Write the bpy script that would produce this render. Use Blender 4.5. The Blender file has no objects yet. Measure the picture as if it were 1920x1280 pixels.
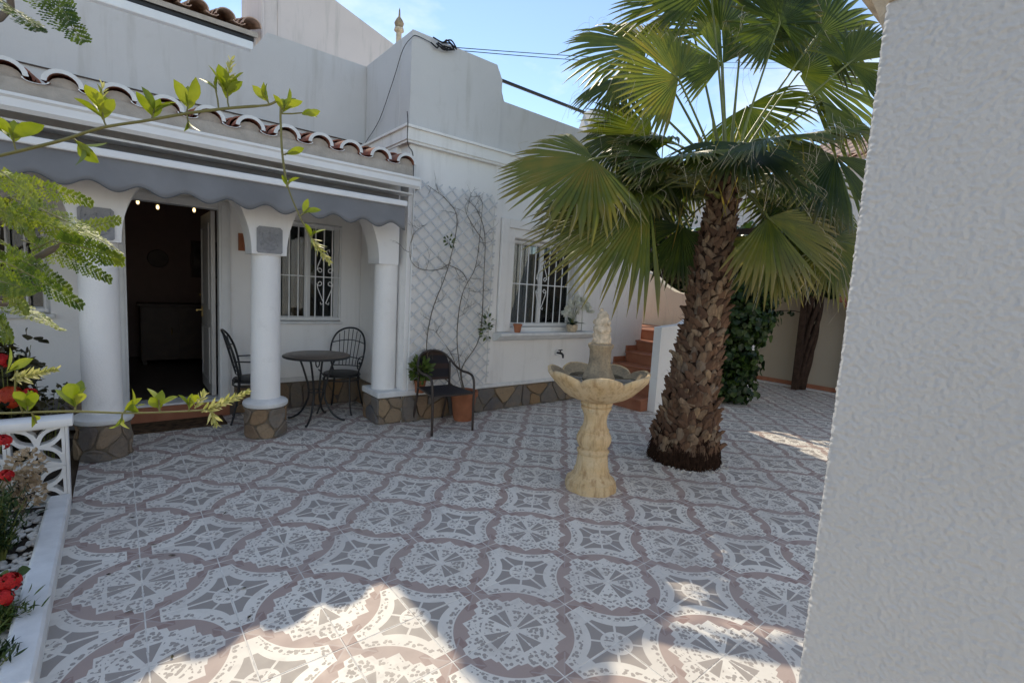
import bpy, bmesh, math, random
from mathutils import Vector, Matrix, noise
R_ = math.radians
rnd = random.Random(7)
scene = bpy.context.scene
COL = scene.collection

# ------------------------------------------------------------------ camera
cam_d = bpy.data.cameras.new('camera'); cam = bpy.data.objects.new('camera', cam_d); COL.objects.link(cam)
cam_d.sensor_fit = 'HORIZONTAL'; cam_d.sensor_width = 36; cam_d.lens = 17.0726
cam_d.clip_start = 0.05; cam_d.clip_end = 3000
RX, DN, FW = (0.7766013, -0.6274759, 0.0562524), (-0.0238227, -0.1184761, -0.9926711), (0.6295418, 0.7695696, -0.1069569)
cam.matrix_world = Matrix(((RX[0], -DN[0], -FW[0], 0), (RX[1], -DN[1], -FW[1], 0), (RX[2], -DN[2], -FW[2], 1.5563), (0, 0, 0, 1)))
scene.camera = cam

# ------------------------------------------------------------------ sky and sun
SUN = Vector((0.324, 0.888, 1.0)).normalized()
world = bpy.data.worlds.new('World'); scene.world = world; world.use_nodes = True
wn, wl = world.node_tree.nodes, world.node_tree.links; wn.clear()
sky = wn.new('ShaderNodeTexSky'); sky.sky_type = 'NISHITA'; sky.sun_disc = False
sky.sun_elevation = math.asin(SUN.z); sky.sun_rotation = math.atan2(SUN.x, SUN.y)
sky.altitude = 50; sky.air_density = 0.85; sky.dust_density = 0.0; sky.ozone_density = 3.2
wtc = wn.new('ShaderNodeTexCoord'); wmap = wn.new('ShaderNodeMapping'); wmap.inputs['Scale'].default_value = (1.0, 1.0, 2.6)
wno = wn.new('ShaderNodeTexNoise'); wno.inputs['Scale'].default_value = 2.3; wno.inputs['Detail'].default_value = 6; wno.inputs['Roughness'].default_value = 0.58; wno.inputs['Distortion'].default_value = 0.5
wr = wn.new('ShaderNodeMapRange'); wr.inputs['From Min'].default_value = 0.47; wr.inputs['From Max'].default_value = 0.75; wr.inputs['To Max'].default_value = 0.55
wmx = wn.new('ShaderNodeMix'); wmx.data_type = 'RGBA'
wmx.inputs[7].default_value = (6.0, 6.2, 6.6, 1)
wbg = wn.new('ShaderNodeBackground'); wbg.inputs['Strength'].default_value = 0.15
wo = wn.new('ShaderNodeOutputWorld')
wl.new(wtc.outputs['Generated'], wmap.inputs['Vector']); wl.new(wmap.outputs[0], wno.inputs['Vector'])
wl.new(wno.outputs['Fac'], wr.inputs['Value']); wl.new(wr.outputs[0], wmx.inputs[0])
wl.new(sky.outputs[0], wmx.inputs[6]); wl.new(wmx.outputs[2], wbg.inputs['Color']); wl.new(wbg.outputs[0], wo.inputs[0])

sun_d = bpy.data.lights.new('sun', 'SUN'); sun = bpy.data.objects.new('sun', sun_d); COL.objects.link(sun)
sun_d.energy = 2.0; sun_d.angle = R_(0.55); sun_d.color = (1.0, 0.95, 0.87)
sun.rotation_euler = SUN.to_track_quat('Z', 'Y').to_euler()

scene.view_settings.view_transform = 'Standard'; scene.view_settings.look = 'None'
scene.view_settings.exposure = 0.86; scene.view_settings.use_white_balance = True; scene.view_settings.white_balance_temperature = 7700; scene.view_settings.white_balance_tint = 8; scene.view_settings.gamma = 1.0; scene.view_settings.use_curve_mapping = False
scene.render.engine = 'CYCLES'
scene.cycles.max_bounces = 6; scene.cycles.diffuse_bounces = 4; scene.cycles.glossy_bounces = 2; scene.cycles.transmission_bounces = 4; scene.cycles.transparent_max_bounces = 6

# ------------------------------------------------------------------ node helper
class N:
    """a float socket with arithmetic"""
    def __init__(s, m, sock): s.m = m; s.s = sock
    def _op(s, op, *a): return s.m.math(op, s, *a)
    def __add__(s, o): return s._op('ADD', o)
    __radd__ = __add__
    def __mul__(s, o): return s._op('MULTIPLY', o)
    __rmul__ = __mul__
    def __sub__(s, o): return s._op('SUBTRACT', o)
    def __rsub__(s, o): return s.m.math('SUBTRACT', o, s)
    def __truediv__(s, o): return s._op('DIVIDE', o)
    def lt(s, o): return s._op('LESS_THAN', o)
    def gt(s, o): return s._op('GREATER_THAN', o)
    def abs(s): return s._op('ABSOLUTE')
    def max(s, o): return s._op('MAXIMUM', o)
    def min(s, o): return s._op('MINIMUM', o)

class Mat:
    def __init__(s, name):
        s.mat = bpy.data.materials.new(name); s.mat.use_nodes = True
        s.t = s.mat.node_tree; s.t.nodes.clear()
        s.out = s.t.nodes.new('ShaderNodeOutputMaterial')
    def node(s, typ, **kw):
        n = s.t.nodes.new(typ)
        for k, v in kw.items(): setattr(n, k, v)
        return n
    def set(s, sock, v):
        if isinstance(v, N): s.t.links.new(v.s, sock)
        elif hasattr(v, 'is_output'): s.t.links.new(v, sock)
        else: sock.default_value = v
    def math(s, op, *a):
        n = s.node('ShaderNodeMath', operation=op)
        for i, v in enumerate(a): s.set(n.inputs[i], v)
        return N(s, n.outputs[0])
    def objc(s, world=False):
        if world: return s.node('ShaderNodeNewGeometry').outputs['Position']
        return s.node('ShaderNodeTexCoord').outputs['Object']
    def xyz(s, v):
        n = s.node('ShaderNodeSeparateXYZ'); s.set(n.inputs[0], v); return [N(s, o) for o in n.outputs]
    def vec(s, x, y, z):
        n = s.node('ShaderNodeCombineXYZ')
        for i, v in enumerate((x, y, z)): s.set(n.inputs[i], v)
        return n.outputs[0]
    def scale(s, v, sc):
        n = s.node('ShaderNodeMapping'); s.set(n.inputs[0], v); n.inputs['Scale'].default_value = sc; return n.outputs[0]
    def noise(s, v, scale, detail=3, rough=0.55, dist=0):
        n = s.node('ShaderNodeTexNoise'); s.set(n.inputs['Vector'], v)
        n.inputs['Scale'].default_value = scale; n.inputs['Detail'].default_value = detail
        n.inputs['Roughness'].default_value = rough; n.inputs['Distortion'].default_value = dist
        return N(s, n.outputs['Fac'])
    def voro(s, v, scale, feature='F1', out='Distance'):
        n = s.node('ShaderNodeTexVoronoi', feature=feature); s.set(n.inputs['Vector'], v); n.inputs['Scale'].default_value = scale
        return N(s, n.outputs[out])
    def rng(s, v, a, b, c=0, d=1):
        n = s.node('ShaderNodeMapRange'); s.set(n.inputs['Value'], v)
        for k, x in zip(('From Min', 'From Max', 'To Min', 'To Max'), (a, b, c, d)): n.inputs[k].default_value = x
        return N(s, n.outputs[0])
    def mix(s, f, a, b, blend='MIX'):
        n = s.node('ShaderNodeMix', data_type='RGBA', blend_type=blend); s.set(n.inputs[0], f)
        for i, v in ((6, a), (7, b)):
            s.set(n.inputs[i], v if not isinstance(v, tuple) else (v + (1,))[:4])
        return n.outputs[2]
    def ramp(s, f, stops, interp='LINEAR'):
        n = s.node('ShaderNodeValToRGB'); s.set(n.inputs[0], f); cr = n.color_ramp; cr.interpolation = interp
        while len(cr.elements) < len(stops): cr.elements.new(0.5)
        for e, (p, c) in zip(cr.elements, stops): e.position = p; e.color = c + (1,)
        return n.outputs[0]
    def rand(s): return N(s, s.node('ShaderNodeObjectInfo').outputs['Random'])
    def bump(s, h, strength=0.5, dist=0.01):
        n = s.node('ShaderNodeBump'); s.set(n.inputs['Height'], h); n.inputs['Strength'].default_value = strength; n.inputs['Distance'].default_value = dist
        return n.outputs[0]
    def bsdf(s, col, rough=0.7, spec=0.4, metal=0, normal=None, **kw):
        n = s.node('ShaderNodeBsdfPrincipled')
        s.set(n.inputs['Base Color'], (col + (1,))[:4] if isinstance(col, tuple) else col)
        s.set(n.inputs['Roughness'], rough); s.set(n.inputs['Specular IOR Level'], spec); s.set(n.inputs['Metallic'], metal)
        if normal is not None: s.set(n.inputs['Normal'], normal)
        for k, v in kw.items(): s.set(n.inputs[k], v)
        return n.outputs[0]
    def done(s, sh):
        s.t.links.new(sh, s.out.inputs['Surface']); return s.mat

def plain(name, col, rough=0.6, spec=0.4, var=0.15, scale=8, bump=0.0, bscale=60, metal=0):
    m = Mat(name); o = m.objc(); n = m.noise(o, scale, 4)
    c = m.mix(m.rng(n, 0.3, 0.7), tuple(x * (1 - var) for x in col), tuple(min(1, x * (1 + var)) for x in col))
    nm = m.bump(m.noise(o, bscale, 4), bump, 0.01) if bump else None
    return m.done(m.bsdf(c, rough, spec, metal, nm))

def stucco(name, col, bscale=95, strength=0.35, stain=0.12, dist=0.006, stainc=(0.42, 0.40, 0.36), streak=True):
    m = Mat(name); o = m.objc(True)
    big = m.noise(o, 0.9, 4, 0.6); st = m.noise(m.scale(o, (5, 5, 0.55)), 1.6, 4, 0.6)
    c = m.mix(m.rng(big, 0.35, 0.75, 0, 0.6), col, tuple(x * 0.84 for x in col))
    c = m.mix(m.rng(m.noise(o, 5.0, 4, 0.7), 0.58, 0.8, 0, 0.22), c, stainc)
    if streak: c = m.mix(m.rng(st, 0.54, 0.8, 0, stain * 3.0), c, stainc)
    g = m.noise(o, bscale, 3, 0.6); g2 = m.noise(o, bscale * 0.22, 3)
    nm = m.bump(g + g2 * 0.6, strength, dist)
    return m.done(m.bsdf(c, 0.85, 0.25, 0, nm))

def leafmat(name, stops, trans=0.45, rough=0.45, nscale=14, tint=(1.0, 1.0, 0.75), tip=None):
    """foliage: reflecting and transmitting, colour varied over the plant"""
    m = Mat(name); o = m.objc(True); n = m.noise(o, nscale, 3)
    att = m.node('ShaderNodeAttribute', attribute_name='shade'); sh = N(m, att.outputs['Fac'])
    f = m.rng(n, 0.3, 0.7, -0.18, 0.18) + sh
    c = m.ramp(f, stops)
    if tip is not None:
        at = m.node('ShaderNodeAttribute', attribute_name='tip'); c = m.mix(N(m, at.outputs['Fac']), c, tip)
    b = m.bsdf(c, rough, 0.45)
    tr = m.node('ShaderNodeBsdfTranslucent'); m.set(tr.inputs[0], m.mix(1.0, c, tint, 'MULTIPLY'))
    mx = m.node('ShaderNodeMixShader'); mx.inputs[0].default_value = trans
    m.t.links.new(b, mx.inputs[1]); m.t.links.new(tr.outputs[0], mx.inputs[2])
    return m.done(mx.outputs[0])

# ------------------------------------------------------------------ mesh helper
class MB:
    def __init__(s): s.v = []; s.f = []; s.m = []; s.att = []; s.tip = []; s.cur = 0.5; s.cm = 0
    def add(s, vs, fs, tips=None):
        b = len(s.v); s.v += [tuple(v) for v in vs]; s.att += [s.cur] * len(vs); s.tip += (tips or [0.0] * len(vs))
        for f in fs: s.f.append([b + i for i in f]); s.m.append(s.cm)
        return s
    def box(s, x0, x1, y0, y1, z0, z1):
        return s.add([(x0, y0, z0), (x1, y0, z0), (x1, y1, z0), (x0, y1, z0), (x0, y0, z1), (x1, y0, z1), (x1, y1, z1), (x0, y1, z1)],
                     [(3, 2, 1, 0), (4, 5, 6, 7), (0, 1, 5, 4), (1, 2, 6, 5), (2, 3, 7, 6), (3, 0, 4, 7)])
    def tube(s, pts, r, n=8, caps=True):
        pts = [Vector(p) for p in pts]; k = len(pts)
        rr = [r] * k if isinstance(r, (int, float)) else [r[min(len(r) - 1, int(round(i * (len(r) - 1) / max(1, k - 1))))] if len(r) != k else r[i] for i in range(k)]
        up = None; vs = []
        for i, p in enumerate(pts):
            t = (pts[min(i + 1, k - 1)] - pts[max(i - 1, 0)])
            t = t.normalized() if t.length > 1e-9 else Vector((0, 0, 1))
            if up is None: up = t.orthogonal().normalized()
            up = (up - t * up.dot(t)); up = up.normalized() if up.length > 1e-6 else t.orthogonal().normalized()
            w = t.cross(up)
            for j in range(n):
                a = 2 * math.pi * j / n; vs.append(p + (up * math.cos(a) + w * math.sin(a)) * rr[i])
        fs = [(i * n + j, i * n + (j + 1) % n, (i + 1) * n + (j + 1) % n, (i + 1) * n + j) for i in range(k - 1) for j in range(n)]
        if caps: fs += [tuple(range(n - 1, -1, -1)), tuple((k - 1) * n + j for j in range(n))]
        return s.add(vs, fs)
    def lathe(s, prof, c=(0, 0, 0), n=32, fn=None, cap=True):
        """prof: (r, z) list; fn(angle, r, z) -> r"""
        vs = []
        for r, z in prof:
            for j in range(n):
                a = 2 * math.pi * j / n; q = fn(a, r, z) if fn else r
                vs.append((c[0] + q * math.cos(a), c[1] + q * math.sin(a), c[2] + z))
        k = len(prof)
        fs = [(i * n + j, i * n + (j + 1) % n, (i + 1) * n + (j + 1) % n, (i + 1) * n + j) for i in range(k - 1) for j in range(n)]
        if cap: fs += [tuple(range(n - 1, -1, -1)), tuple((k - 1) * n + j for j in range(n))]
        return s.add(vs, fs)
    def prism(s, poly, fn0, fn1):
        """poly of (u, v); fn0, fn1 map to the two faces"""
        n = len(poly); vs = [fn0(*p) for p in poly] + [fn1(*p) for p in poly]
        return s.add(vs, [tuple(range(n - 1, -1, -1)), tuple(range(n, 2 * n))] + [(i, (i + 1) % n, n + (i + 1) % n, n + i) for i in range(n)])
    def build(s, name, mat, parent=None, smooth=False, bevel=0, loc=None, fix=False):
        me = bpy.data.meshes.new(name); me.from_pydata(s.v, [], s.f)
        for m in (mat if isinstance(mat, (list, tuple)) else [mat]): me.materials.append(m)
        if isinstance(mat, (list, tuple)): me.polygons.foreach_set('material_index', s.m)
        if min(s.att, default=0.5) != max(s.att, default=0.5) or (s.att and s.att[0] != 0.5):
            a = me.attributes.new('shade', 'FLOAT', 'POINT'); a.data.foreach_set('value', s.att)
        if any(s.tip):
            a = me.attributes.new('tip', 'FLOAT', 'POINT'); a.data.foreach_set('value', s.tip)
        if fix:
            bm = bmesh.new(); bm.from_mesh(me); bmesh.ops.recalc_face_normals(bm, faces=bm.faces); bm.to_mesh(me); bm.free()
        if smooth:
            me.polygons.foreach_set('use_smooth', [True] * len(me.polygons))
            if smooth == 'auto': me.set_sharp_from_angle(angle=R_(40))
        return link(name, me, parent, bevel)

def link(name, me, parent=None, bevel=0):
    o = bpy.data.objects.new(name, me); COL.objects.link(o)
    if parent is not None: attach(o, parent)
    if bevel:
        b = o.modifiers.new('bevel', 'BEVEL'); b.width = bevel; b.segments = 2; b.limit_method = 'ANGLE'
    return o

def attach(o, parent):
    o.parent = parent
    root = parent
    if root.get('_local'): return
    o.matrix_parent_inverse = wm(parent).inverted()

def wm(o):
    return (wm(o.parent) @ o.matrix_parent_inverse if o.parent else Matrix()) @ Matrix.LocRotScale(o.location, o.rotation_euler, o.scale)

def tag(o, label, cat, group=None, kind=None):
    o['label'] = label; o['category'] = cat
    if group: o['group'] = group
    if kind: o['kind'] = kind
    return o
def thing(name, label, cat, loc=(0, 0, 0), rz=0, group=None, local=False):
    o = bpy.data.objects.new(name, None); COL.objects.link(o); o.location = loc; o.rotation_euler = (0, 0, rz); o.empty_display_size = 0.1
    if local: o['_local'] = 1
    return tag(o, label, cat, group)
def struct(o): o['kind'] = 'structure'; return o
def stuff(o): o['kind'] = 'stuff'; return o

def plate(outer, holes, depth, mtx):
    """flat plate with holes, extruded, from outlines in its own plane -> mesh"""
    cu = bpy.data.curves.new('plate', 'CURVE'); cu.dimensions = '2D'; cu.fill_mode = 'BOTH'; cu.extrude = depth / 2
    for ring in [outer] + holes:
        sp = cu.splines.new('POLY'); sp.points.add(len(ring) - 1); sp.use_cyclic_u = True
        for p, q in zip(sp.points, ring): p.co = (q[0], q[1], 0, 1)
    ob = bpy.data.objects.new('plate', cu); COL.objects.link(ob)
    dg = bpy.context.evaluated_depsgraph_get(); dg.update()
    me = bpy.data.meshes.new_from_object(ob.evaluated_get(dg)); me.transform(mtx)
    bpy.data.objects.remove(ob); bpy.data.curves.remove(cu)
    return me
XZ = Matrix(((1, 0, 0, 0), (0, 0, -1, 0), (0, 1, 0, 0), (0, 0, 0, 1)))   # plate (x, y) -> world (x, z)
def at_y(y): return Matrix.Translation((0, y, 0)) @ XZ

def copy_tree(o, parent=None, loc=None, rz=None):
    c = o.copy(); COL.objects.link(c); c.parent = parent
    if loc is not None: c.location = loc
    if rz is not None: c.rotation_euler = (0, 0, rz)
    for ch in list(o.children): copy_tree(ch, c)
    return c

def bez(p0, p1, p2, n=8):
    p0, p1, p2 = Vector(p0), Vector(p1), Vector(p2)
    return [p0 * (1 - t) ** 2 + p1 * 2 * t * (1 - t) + p2 * t * t for t in [i / n for i in range(n + 1)]]
def spline(pts, n=6):
    P = [Vector(p) for p in pts]; out = []
    for i in range(len(P) - 1):
        a, b, c, d = P[max(i - 1, 0)], P[i], P[i + 1], P[min(i + 2, len(P) - 1)]
        for k in range(n):
            t = k / n
            out.append(0.5 * ((2 * b) + (c - a) * t + (2 * a - 5 * b + 4 * c - d) * t * t + (3 * b - a - 3 * c + d) * t ** 3))
    out.append(P[-1]); return out

def cells(w, h, n, seed, gap=0.008, jit=0.9):
    """a w x h strip broken into irregular polygons (crazy paving)"""
    r = random.Random(seed); pts = []
    rows = max(1, round(math.sqrt(n * h / w))); cols = max(1, round(n / rows))
    for j in range(rows):
        for i in range(cols):
            pts.append(((i + 0.5 + (r.random() - 0.5) * jit + (0.25 if j % 2 else -0.25)) * w / cols, (j + 0.5 + (r.random() - 0.5) * jit) * h / rows))
    out = []
    for i, p in enumerate(pts):
        poly = [(gap / 2, gap / 2), (w - gap / 2, gap / 2), (w - gap / 2, h - gap / 2), (gap / 2, h - gap / 2)]
        for k, q in enumerate(pts):
            if k == i: continue
            dx, dy = q[0] - p[0], q[1] - p[1]; L = math.hypot(dx, dy)
            if L > 4 * max(w / cols, h / rows): continue
            dx /= L; dy /= L; lim = (p[0] * dx + p[1] * dy) + L / 2 - gap / 2
            new = []
            for a in range(len(poly)):
                A, B = poly[a], poly[(a + 1) % len(poly)]; da, db = A[0] * dx + A[1] * dy - lim, B[0] * dx + B[1] * dy - lim
                if da <= 0: new.append(A)
                if (da < 0) != (db < 0): t = da / (da - db); new.append((A[0] + (B[0] - A[0]) * t, A[1] + (B[1] - A[1]) * t))
            poly = new
            if len(poly) < 3: break
        if len(poly) >= 3: out.append(poly)
    return out
def inset(poly, d):
    cx = sum(p[0] for p in poly) / len(poly); cy = sum(p[1] for p in poly) / len(poly)
    o = []
    for x, y in poly:
        L = math.hypot(x - cx, y - cy) or 1; k = max(0.3, 1 - d / L); o.append((cx + (x - cx) * k, cy + (y - cy) * k))
    return o
def dens(poly, step):
    o = []
    for i, a in enumerate(poly):
        b = poly[(i + 1) % len(poly)]; k = max(1, int(math.hypot(b[0] - a[0], b[1] - a[1]) / step))
        o += [(a[0] + (b[0] - a[0]) * t / k, a[1] + (b[1] - a[1]) * t / k) for t in range(k)]
    return o
def chaikin(p):
    o = []
    for i, a in enumerate(p):
        b = p[(i + 1) % len(p)]; o += [(a[0] * .8 + b[0] * .2, a[1] * .8 + b[1] * .2), (a[0] * .2 + b[0] * .8, a[1] * .2 + b[1] * .8)]
    return o
def stones(parent, w, h, n, seed, fn, mat, proud=0.016, step=9, gap=0.012):
    """fn(u, v, d) -> point; every stone its own object"""
    r = random.Random(seed + 99)
    for poly in cells(w, h, n, seed, gap):
        P = dens(chaikin(poly), step); Q = inset(P, 0.007); pr_ = proud * (0.6 + 0.7 * r.random()); k = len(P)
        vs = [fn(u, v, 0.0) for u, v in P] + [fn(u, v, pr_ * 0.65) for u, v in P] + [fn(u, v, pr_) for u, v in Q]
        fs = [(i, (i + 1) % k, k + (i + 1) % k, k + i) for i in range(k)] + [(k + i, k + (i + 1) % k, 2 * k + (i + 1) % k, 2 * k + i) for i in range(k)] + [tuple(2 * k + i for i in range(k))]
        b = MB(); b.add(vs, fs); b.build('stone', mat, parent)

def leaf(mb, base, d, nrm, L, W, fold=0.25, curl=0.15, shape=(0.0, 0.75, 1.0, 0.7, 0.0)):
    """one leaf blade, folded along its midrib and curling down"""
    d = Vector(d).normalized(); nrm = Vector(nrm); nrm = nrm - d * nrm.dot(d)
    nrm = nrm.normalized() if nrm.length > 1e-6 else d.orthogonal().normalized()
    s = d.cross(nrm); k = len(shape); vs = []; base = Vector(base)
    for i, wv in enumerate(shape):
        t = i / (k - 1); c = base + d * (L * t) - nrm * (curl * L * t * t)
        w = W * 0.5 * wv
        if i in (0, k - 1): vs.append(c)
        else: vs += [c + s * w + nrm * (fold * w), c, c - s * w + nrm * (fold * w)]
    fs = [(0, 2, 1), (0, 3, 2)]
    for i in range(k - 3):
        a = 1 + 3 * i; fs += [(a, a + 1, a + 4, a + 3), (a + 1, a + 2, a + 5, a + 4)]
    a = 1 + 3 * (k - 3); e = len(vs) - 1
    fs += [(a, a + 1, e), (a + 1, a + 2, e)]
    mb.add(vs, fs)
def rv(r=rnd):
    while True:
        v = Vector((r.uniform(-1, 1), r.uniform(-1, 1), r.uniform(-1, 1)))
        if 0.05 < v.length < 1: return v.normalized()

# ------------------------------------------------------------------ materials
TS, TX, TY = 0.33, 0.0631, 2.8787          # floor tile size and grid origin

def floor_tile():
    """glazed tile print: quarter star at one corner, quarter medallion at the other, repeated over the grid"""
    m = Mat('patterned floor tile'); p = m.objc(True); X, Y, Z = m.xyz(p)
    a = (X - TX) / TS; b = (Y - TY) / TS
    rd = lambda v: v - m.math('ROUND', v / 2.0) * 2.0
    da, db = rd(a), rd(b)
    u, v = ((da - db) / 2.0).abs(), ((da + db) / 2.0).abs()
    x, y = u.max(v), u.min(v)                                  # folded star coordinates
    r = m.math('SQRT', x * x + y * y); th = m.math('ARCTAN2', y, x)
    tooth = ((m.math('FRACT', y * 9.0) - 0.5).abs() * 2.0 * 0.038).max((1.0 - y / 0.115) * 0.112)
    sd_ = (x - tooth - 0.405).max((x + y - 0.79 - (m.math('FRACT', (x - y) * 9.0 + 0.5) - 0.5).abs() * 0.09) * 0.75)      # < 0 inside the star
    star = sd_.lt(0.0)
    diag = (x + y) * 0.7071
    wedge = th.gt(0.42) * th.lt(0.735) * diag.lt(0.285) * r.gt(0.06)
    uv = m.vec(da, db, 0.0)
    vd = m.voro(m.scale(uv, (1, 1, 1)), 17.0)
    dots = vd.lt(0.47)
    lace_s = dots * r.gt(0.13) * sd_.lt(-0.024) * ((th - 0.40).abs().gt(0.05)) * (r - 0.31).abs().gt(0.016)
    lace_s = lace_s * (1.0 - wedge) * (diag - 0.300).abs().gt(0.012)
    # medallion
    ox = (x - 1.0).abs(); pp, q = ox.max(y), ox.min(y)
    ro = m.math('SQRT', pp * pp + q * q)
    lim = q * q * 0.85 + 0.405
    oct_ = pp.lt(lim) * (pp + q).lt(0.835)
    edge = (pp - lim).max((pp + q - 0.835) * 0.7)               # < 0 inside
    inner = pp.lt(q * q * 1.1 + 0.245) * (pp + q).lt(0.52) * ro.gt(0.155)
    spoke = q.lt(0.012) + (pp - q).abs().lt(0.018)
    inner = inner * (1.0 - spoke.min(1.0))
    lace_o = dots * edge.lt(-0.018) * edge.gt(-0.085)
    disc = dots * ro.lt(0.125) * q.gt(0.012)
    white = (star + oct_).min(1.0)
    grey = (wedge * star + inner * oct_).min(1.0)
    dark = (lace_s * star + (lace_o + disc) * oct_).min(1.0)
    # ground between the medallions
    jx, jy = (x - 0.5).abs(), (y - 0.5).abs()
    j = jx + jy
    ph = m.math('ARCTAN2', y - 0.5, x - 0.5); blocks = m.math('SINE', ph * 4.0).gt(0.0) * j.lt(0.20) + (j - 0.27).abs().lt(0.045)
    n = m.noise(p, 60.0, 3); nb = m.noise(p, 1.3, 3)
    wn_ = m.node('ShaderNodeTexWhiteNoise', noise_dimensions='2D'); m.set(wn_.inputs['Vector'], m.vec(m.math('FLOOR', a), m.math('FLOOR', b), 0.0))
    cell = N(m, wn_.outputs['Value'])
    brown = m.mix(blocks.min(1.0), (0.43, 0.325, 0.29), (0.31, 0.205, 0.185))
    brown = m.mix(m.rng(n, 0.3, 0.7, 0, 0.35), brown, (0.47, 0.36, 0.325))
    lines = (jx - jy).abs().lt(0.008) + jx.lt(0.008) * j.lt(0.3)
    brown = m.mix(lines.min(1.0) * 0.5, brown, (0.5, 0.44, 0.42))
    wc = m.mix(m.rng(n, 0.3, 0.7, 0, 0.5), (0.84, 0.80, 0.73), (0.77, 0.735, 0.67))
    c = m.mix(white, brown, wc)
    c = m.mix(grey, c, (0.35, 0.315, 0.29))
    c = m.mix(dark * 0.8, c, (0.27, 0.235, 0.215))
    c = m.mix(m.rng(nb, 0.35, 0.75, 0, 0.3), c, (0.42, 0.36, 0.31)); c = m.mix(m.rng(m.noise(p, 4.5, 4, 0.7), 0.54, 0.8, 0, 0.5), c, (0.33, 0.28, 0.24))          # foot wear
    c = m.mix(m.rng(cell, 0, 1, 0, 0.24), c, (0.40, 0.36, 0.34))
    nm = m.bump(m.noise(p, 14.0, 2), 0.12, 0.004)
    rg = m.rng(m.noise(p, 9.0, 3), 0.3, 0.7, 0.42, 0.58)
    return m.done(m.bsdf(c, rg, 0.22, 0, nm))

M = {}
M['tile'] = floor_tile()
M['grout'] = plain('pale grout', (0.70, 0.67, 0.62), 0.9, 0.2, 0.2, 20, 0.3)
M['earth'] = plain('dry earth', (0.20, 0.15, 0.11), 0.95, 0.2, 0.3, 3, 0.4)
M['stucco'] = stucco('white stucco', (0.89, 0.87, 0.84))
M['smooth'] = stucco('smooth white plaster', (0.90, 0.885, 0.86), 60, 0.18, 0.05)
M['column'] = stucco('white textured column paint', (0.91, 0.895, 0.87), 70, 0.45, 0.04, 0.008, streak=False)
M['parapet'] = stucco('greyer white stucco', (0.63, 0.62, 0.61), 80, 0.35, 0.2)  # upper walls and parapets, greyer than the stucco below
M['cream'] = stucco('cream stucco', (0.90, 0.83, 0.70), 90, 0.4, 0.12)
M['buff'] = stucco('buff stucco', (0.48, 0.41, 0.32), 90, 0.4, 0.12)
M['pink'] = stucco('pale pink stucco', (0.72, 0.64, 0.60), 90, 0.3, 0.25)
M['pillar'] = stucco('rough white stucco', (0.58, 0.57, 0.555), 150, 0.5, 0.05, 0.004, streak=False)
M['paint'] = plain('white gloss paint', (0.80, 0.80, 0.79), 0.4, 0.5, 0.04, 5)
M['oldpaint'] = plain('white masonry paint', (0.74, 0.74, 0.73), 0.75, 0.3, 0.10, 9, 0.3, 70)
M['grey_fabric'] = plain('grey awning fabric', (0.225, 0.228, 0.236), 0.9, 0.15, 0.16, 2, 0.2, 300)
M['oldroof'] = plain('sun bleached roof tile', (0.55, 0.38, 0.29), 0.85, 0.2, 0.3, 7, 0.3)
M['lattice'] = plain('greyed white plastic lattice', (0.60, 0.61, 0.62), 0.6, 0.4, 0.05)  # white slats greyed to stand in for their shadow edges
def roof_mat():
    m = Mat('terracotta roof tile'); o = m.objc(True); n = m.noise(o, 9, 5, 0.65)
    c = m.ramp(m.rand(), [(0, (0.30, 0.095, 0.055)), (0.5, (0.38, 0.15, 0.09)), (1, (0.24, 0.075, 0.05))])
    c = m.mix(m.rng(n, 0.48, 0.75), c, (0.20, 0.15, 0.12))
    return m.done(m.bsdf(c, 0.75, 0.3, 0, m.bump(m.noise(o, 70, 3), 0.4, 0.004)))
M['roof'] = roof_mat()
M['mortar'] = plain('beige mortar', (0.46, 0.40, 0.34), 0.9, 0.2, 0.12, 12, 0.4)
def stone_mat():
    m = Mat('split field stone'); o = m.objc(True); n = m.noise(o, 7, 5, 0.65); n2 = m.noise(o, 45, 4)
    c = m.ramp(m.rand(), [(0, (0.30, 0.19, 0.10)), (0.22, (0.23, 0.155, 0.10)), (0.4, (0.12, 0.12, 0.125)), (0.6, (0.33, 0.235, 0.145)), (0.72, (0.15, 0.145, 0.14)), (0.85, (0.25, 0.165, 0.10)), (1, (0.20, 0.175, 0.15))])
    c = m.mix(m.rng(n, 0.46, 0.74, 0, 0.5), c, (0.31, 0.21, 0.125))
    c = m.mix(m.rng(n2, 0.5, 0.75, 0, 0.35), c, (0.08, 0.07, 0.06))
    return m.done(m.bsdf(c, 0.75, 0.35, 0, m.bump(n2 + n, 0.6, 0.012)))
M['stone'] = stone_mat()
M['joint'] = plain('sandy joint mortar', (0.20, 0.165, 0.125), 0.95, 0.2, 0.15, 25, 0.4)
M['carved'] = plain('grey carved cement', (0.30, 0.30, 0.305), 0.9, 0.2, 0.12, 30, 0.6, 90)
M['iron'] = plain('black wrought iron', (0.018, 0.018, 0.019), 0.45, 0.5, 0.2, 12, 0.1)
M['black'] = plain('black painted metal', (0.02, 0.02, 0.022), 0.5, 0.5, 0.2, 6)
M['brown_metal'] = plain('brown powder coated tube', (0.045, 0.032, 0.026), 0.4, 0.5, 0.15, 8)
def wicker():
    m = Mat('dark woven rattan'); o = m.objc(); x, y, z = m.xyz(o)
    w1 = m.math('SINE', x * 520.0); w2 = m.math('SINE', z * 620.0 + y * 620.0)
    band = m.math('SINE', z * 42.0).gt(0.35)
    c = m.mix(band, (0.022, 0.018, 0.022), (0.060, 0.032, 0.024))
    return m.done(m.bsdf(c, 0.5, 0.4, 0, m.bump(w1 * w2, 0.6, 0.003)))
M['wicker'] = wicker()
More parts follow.
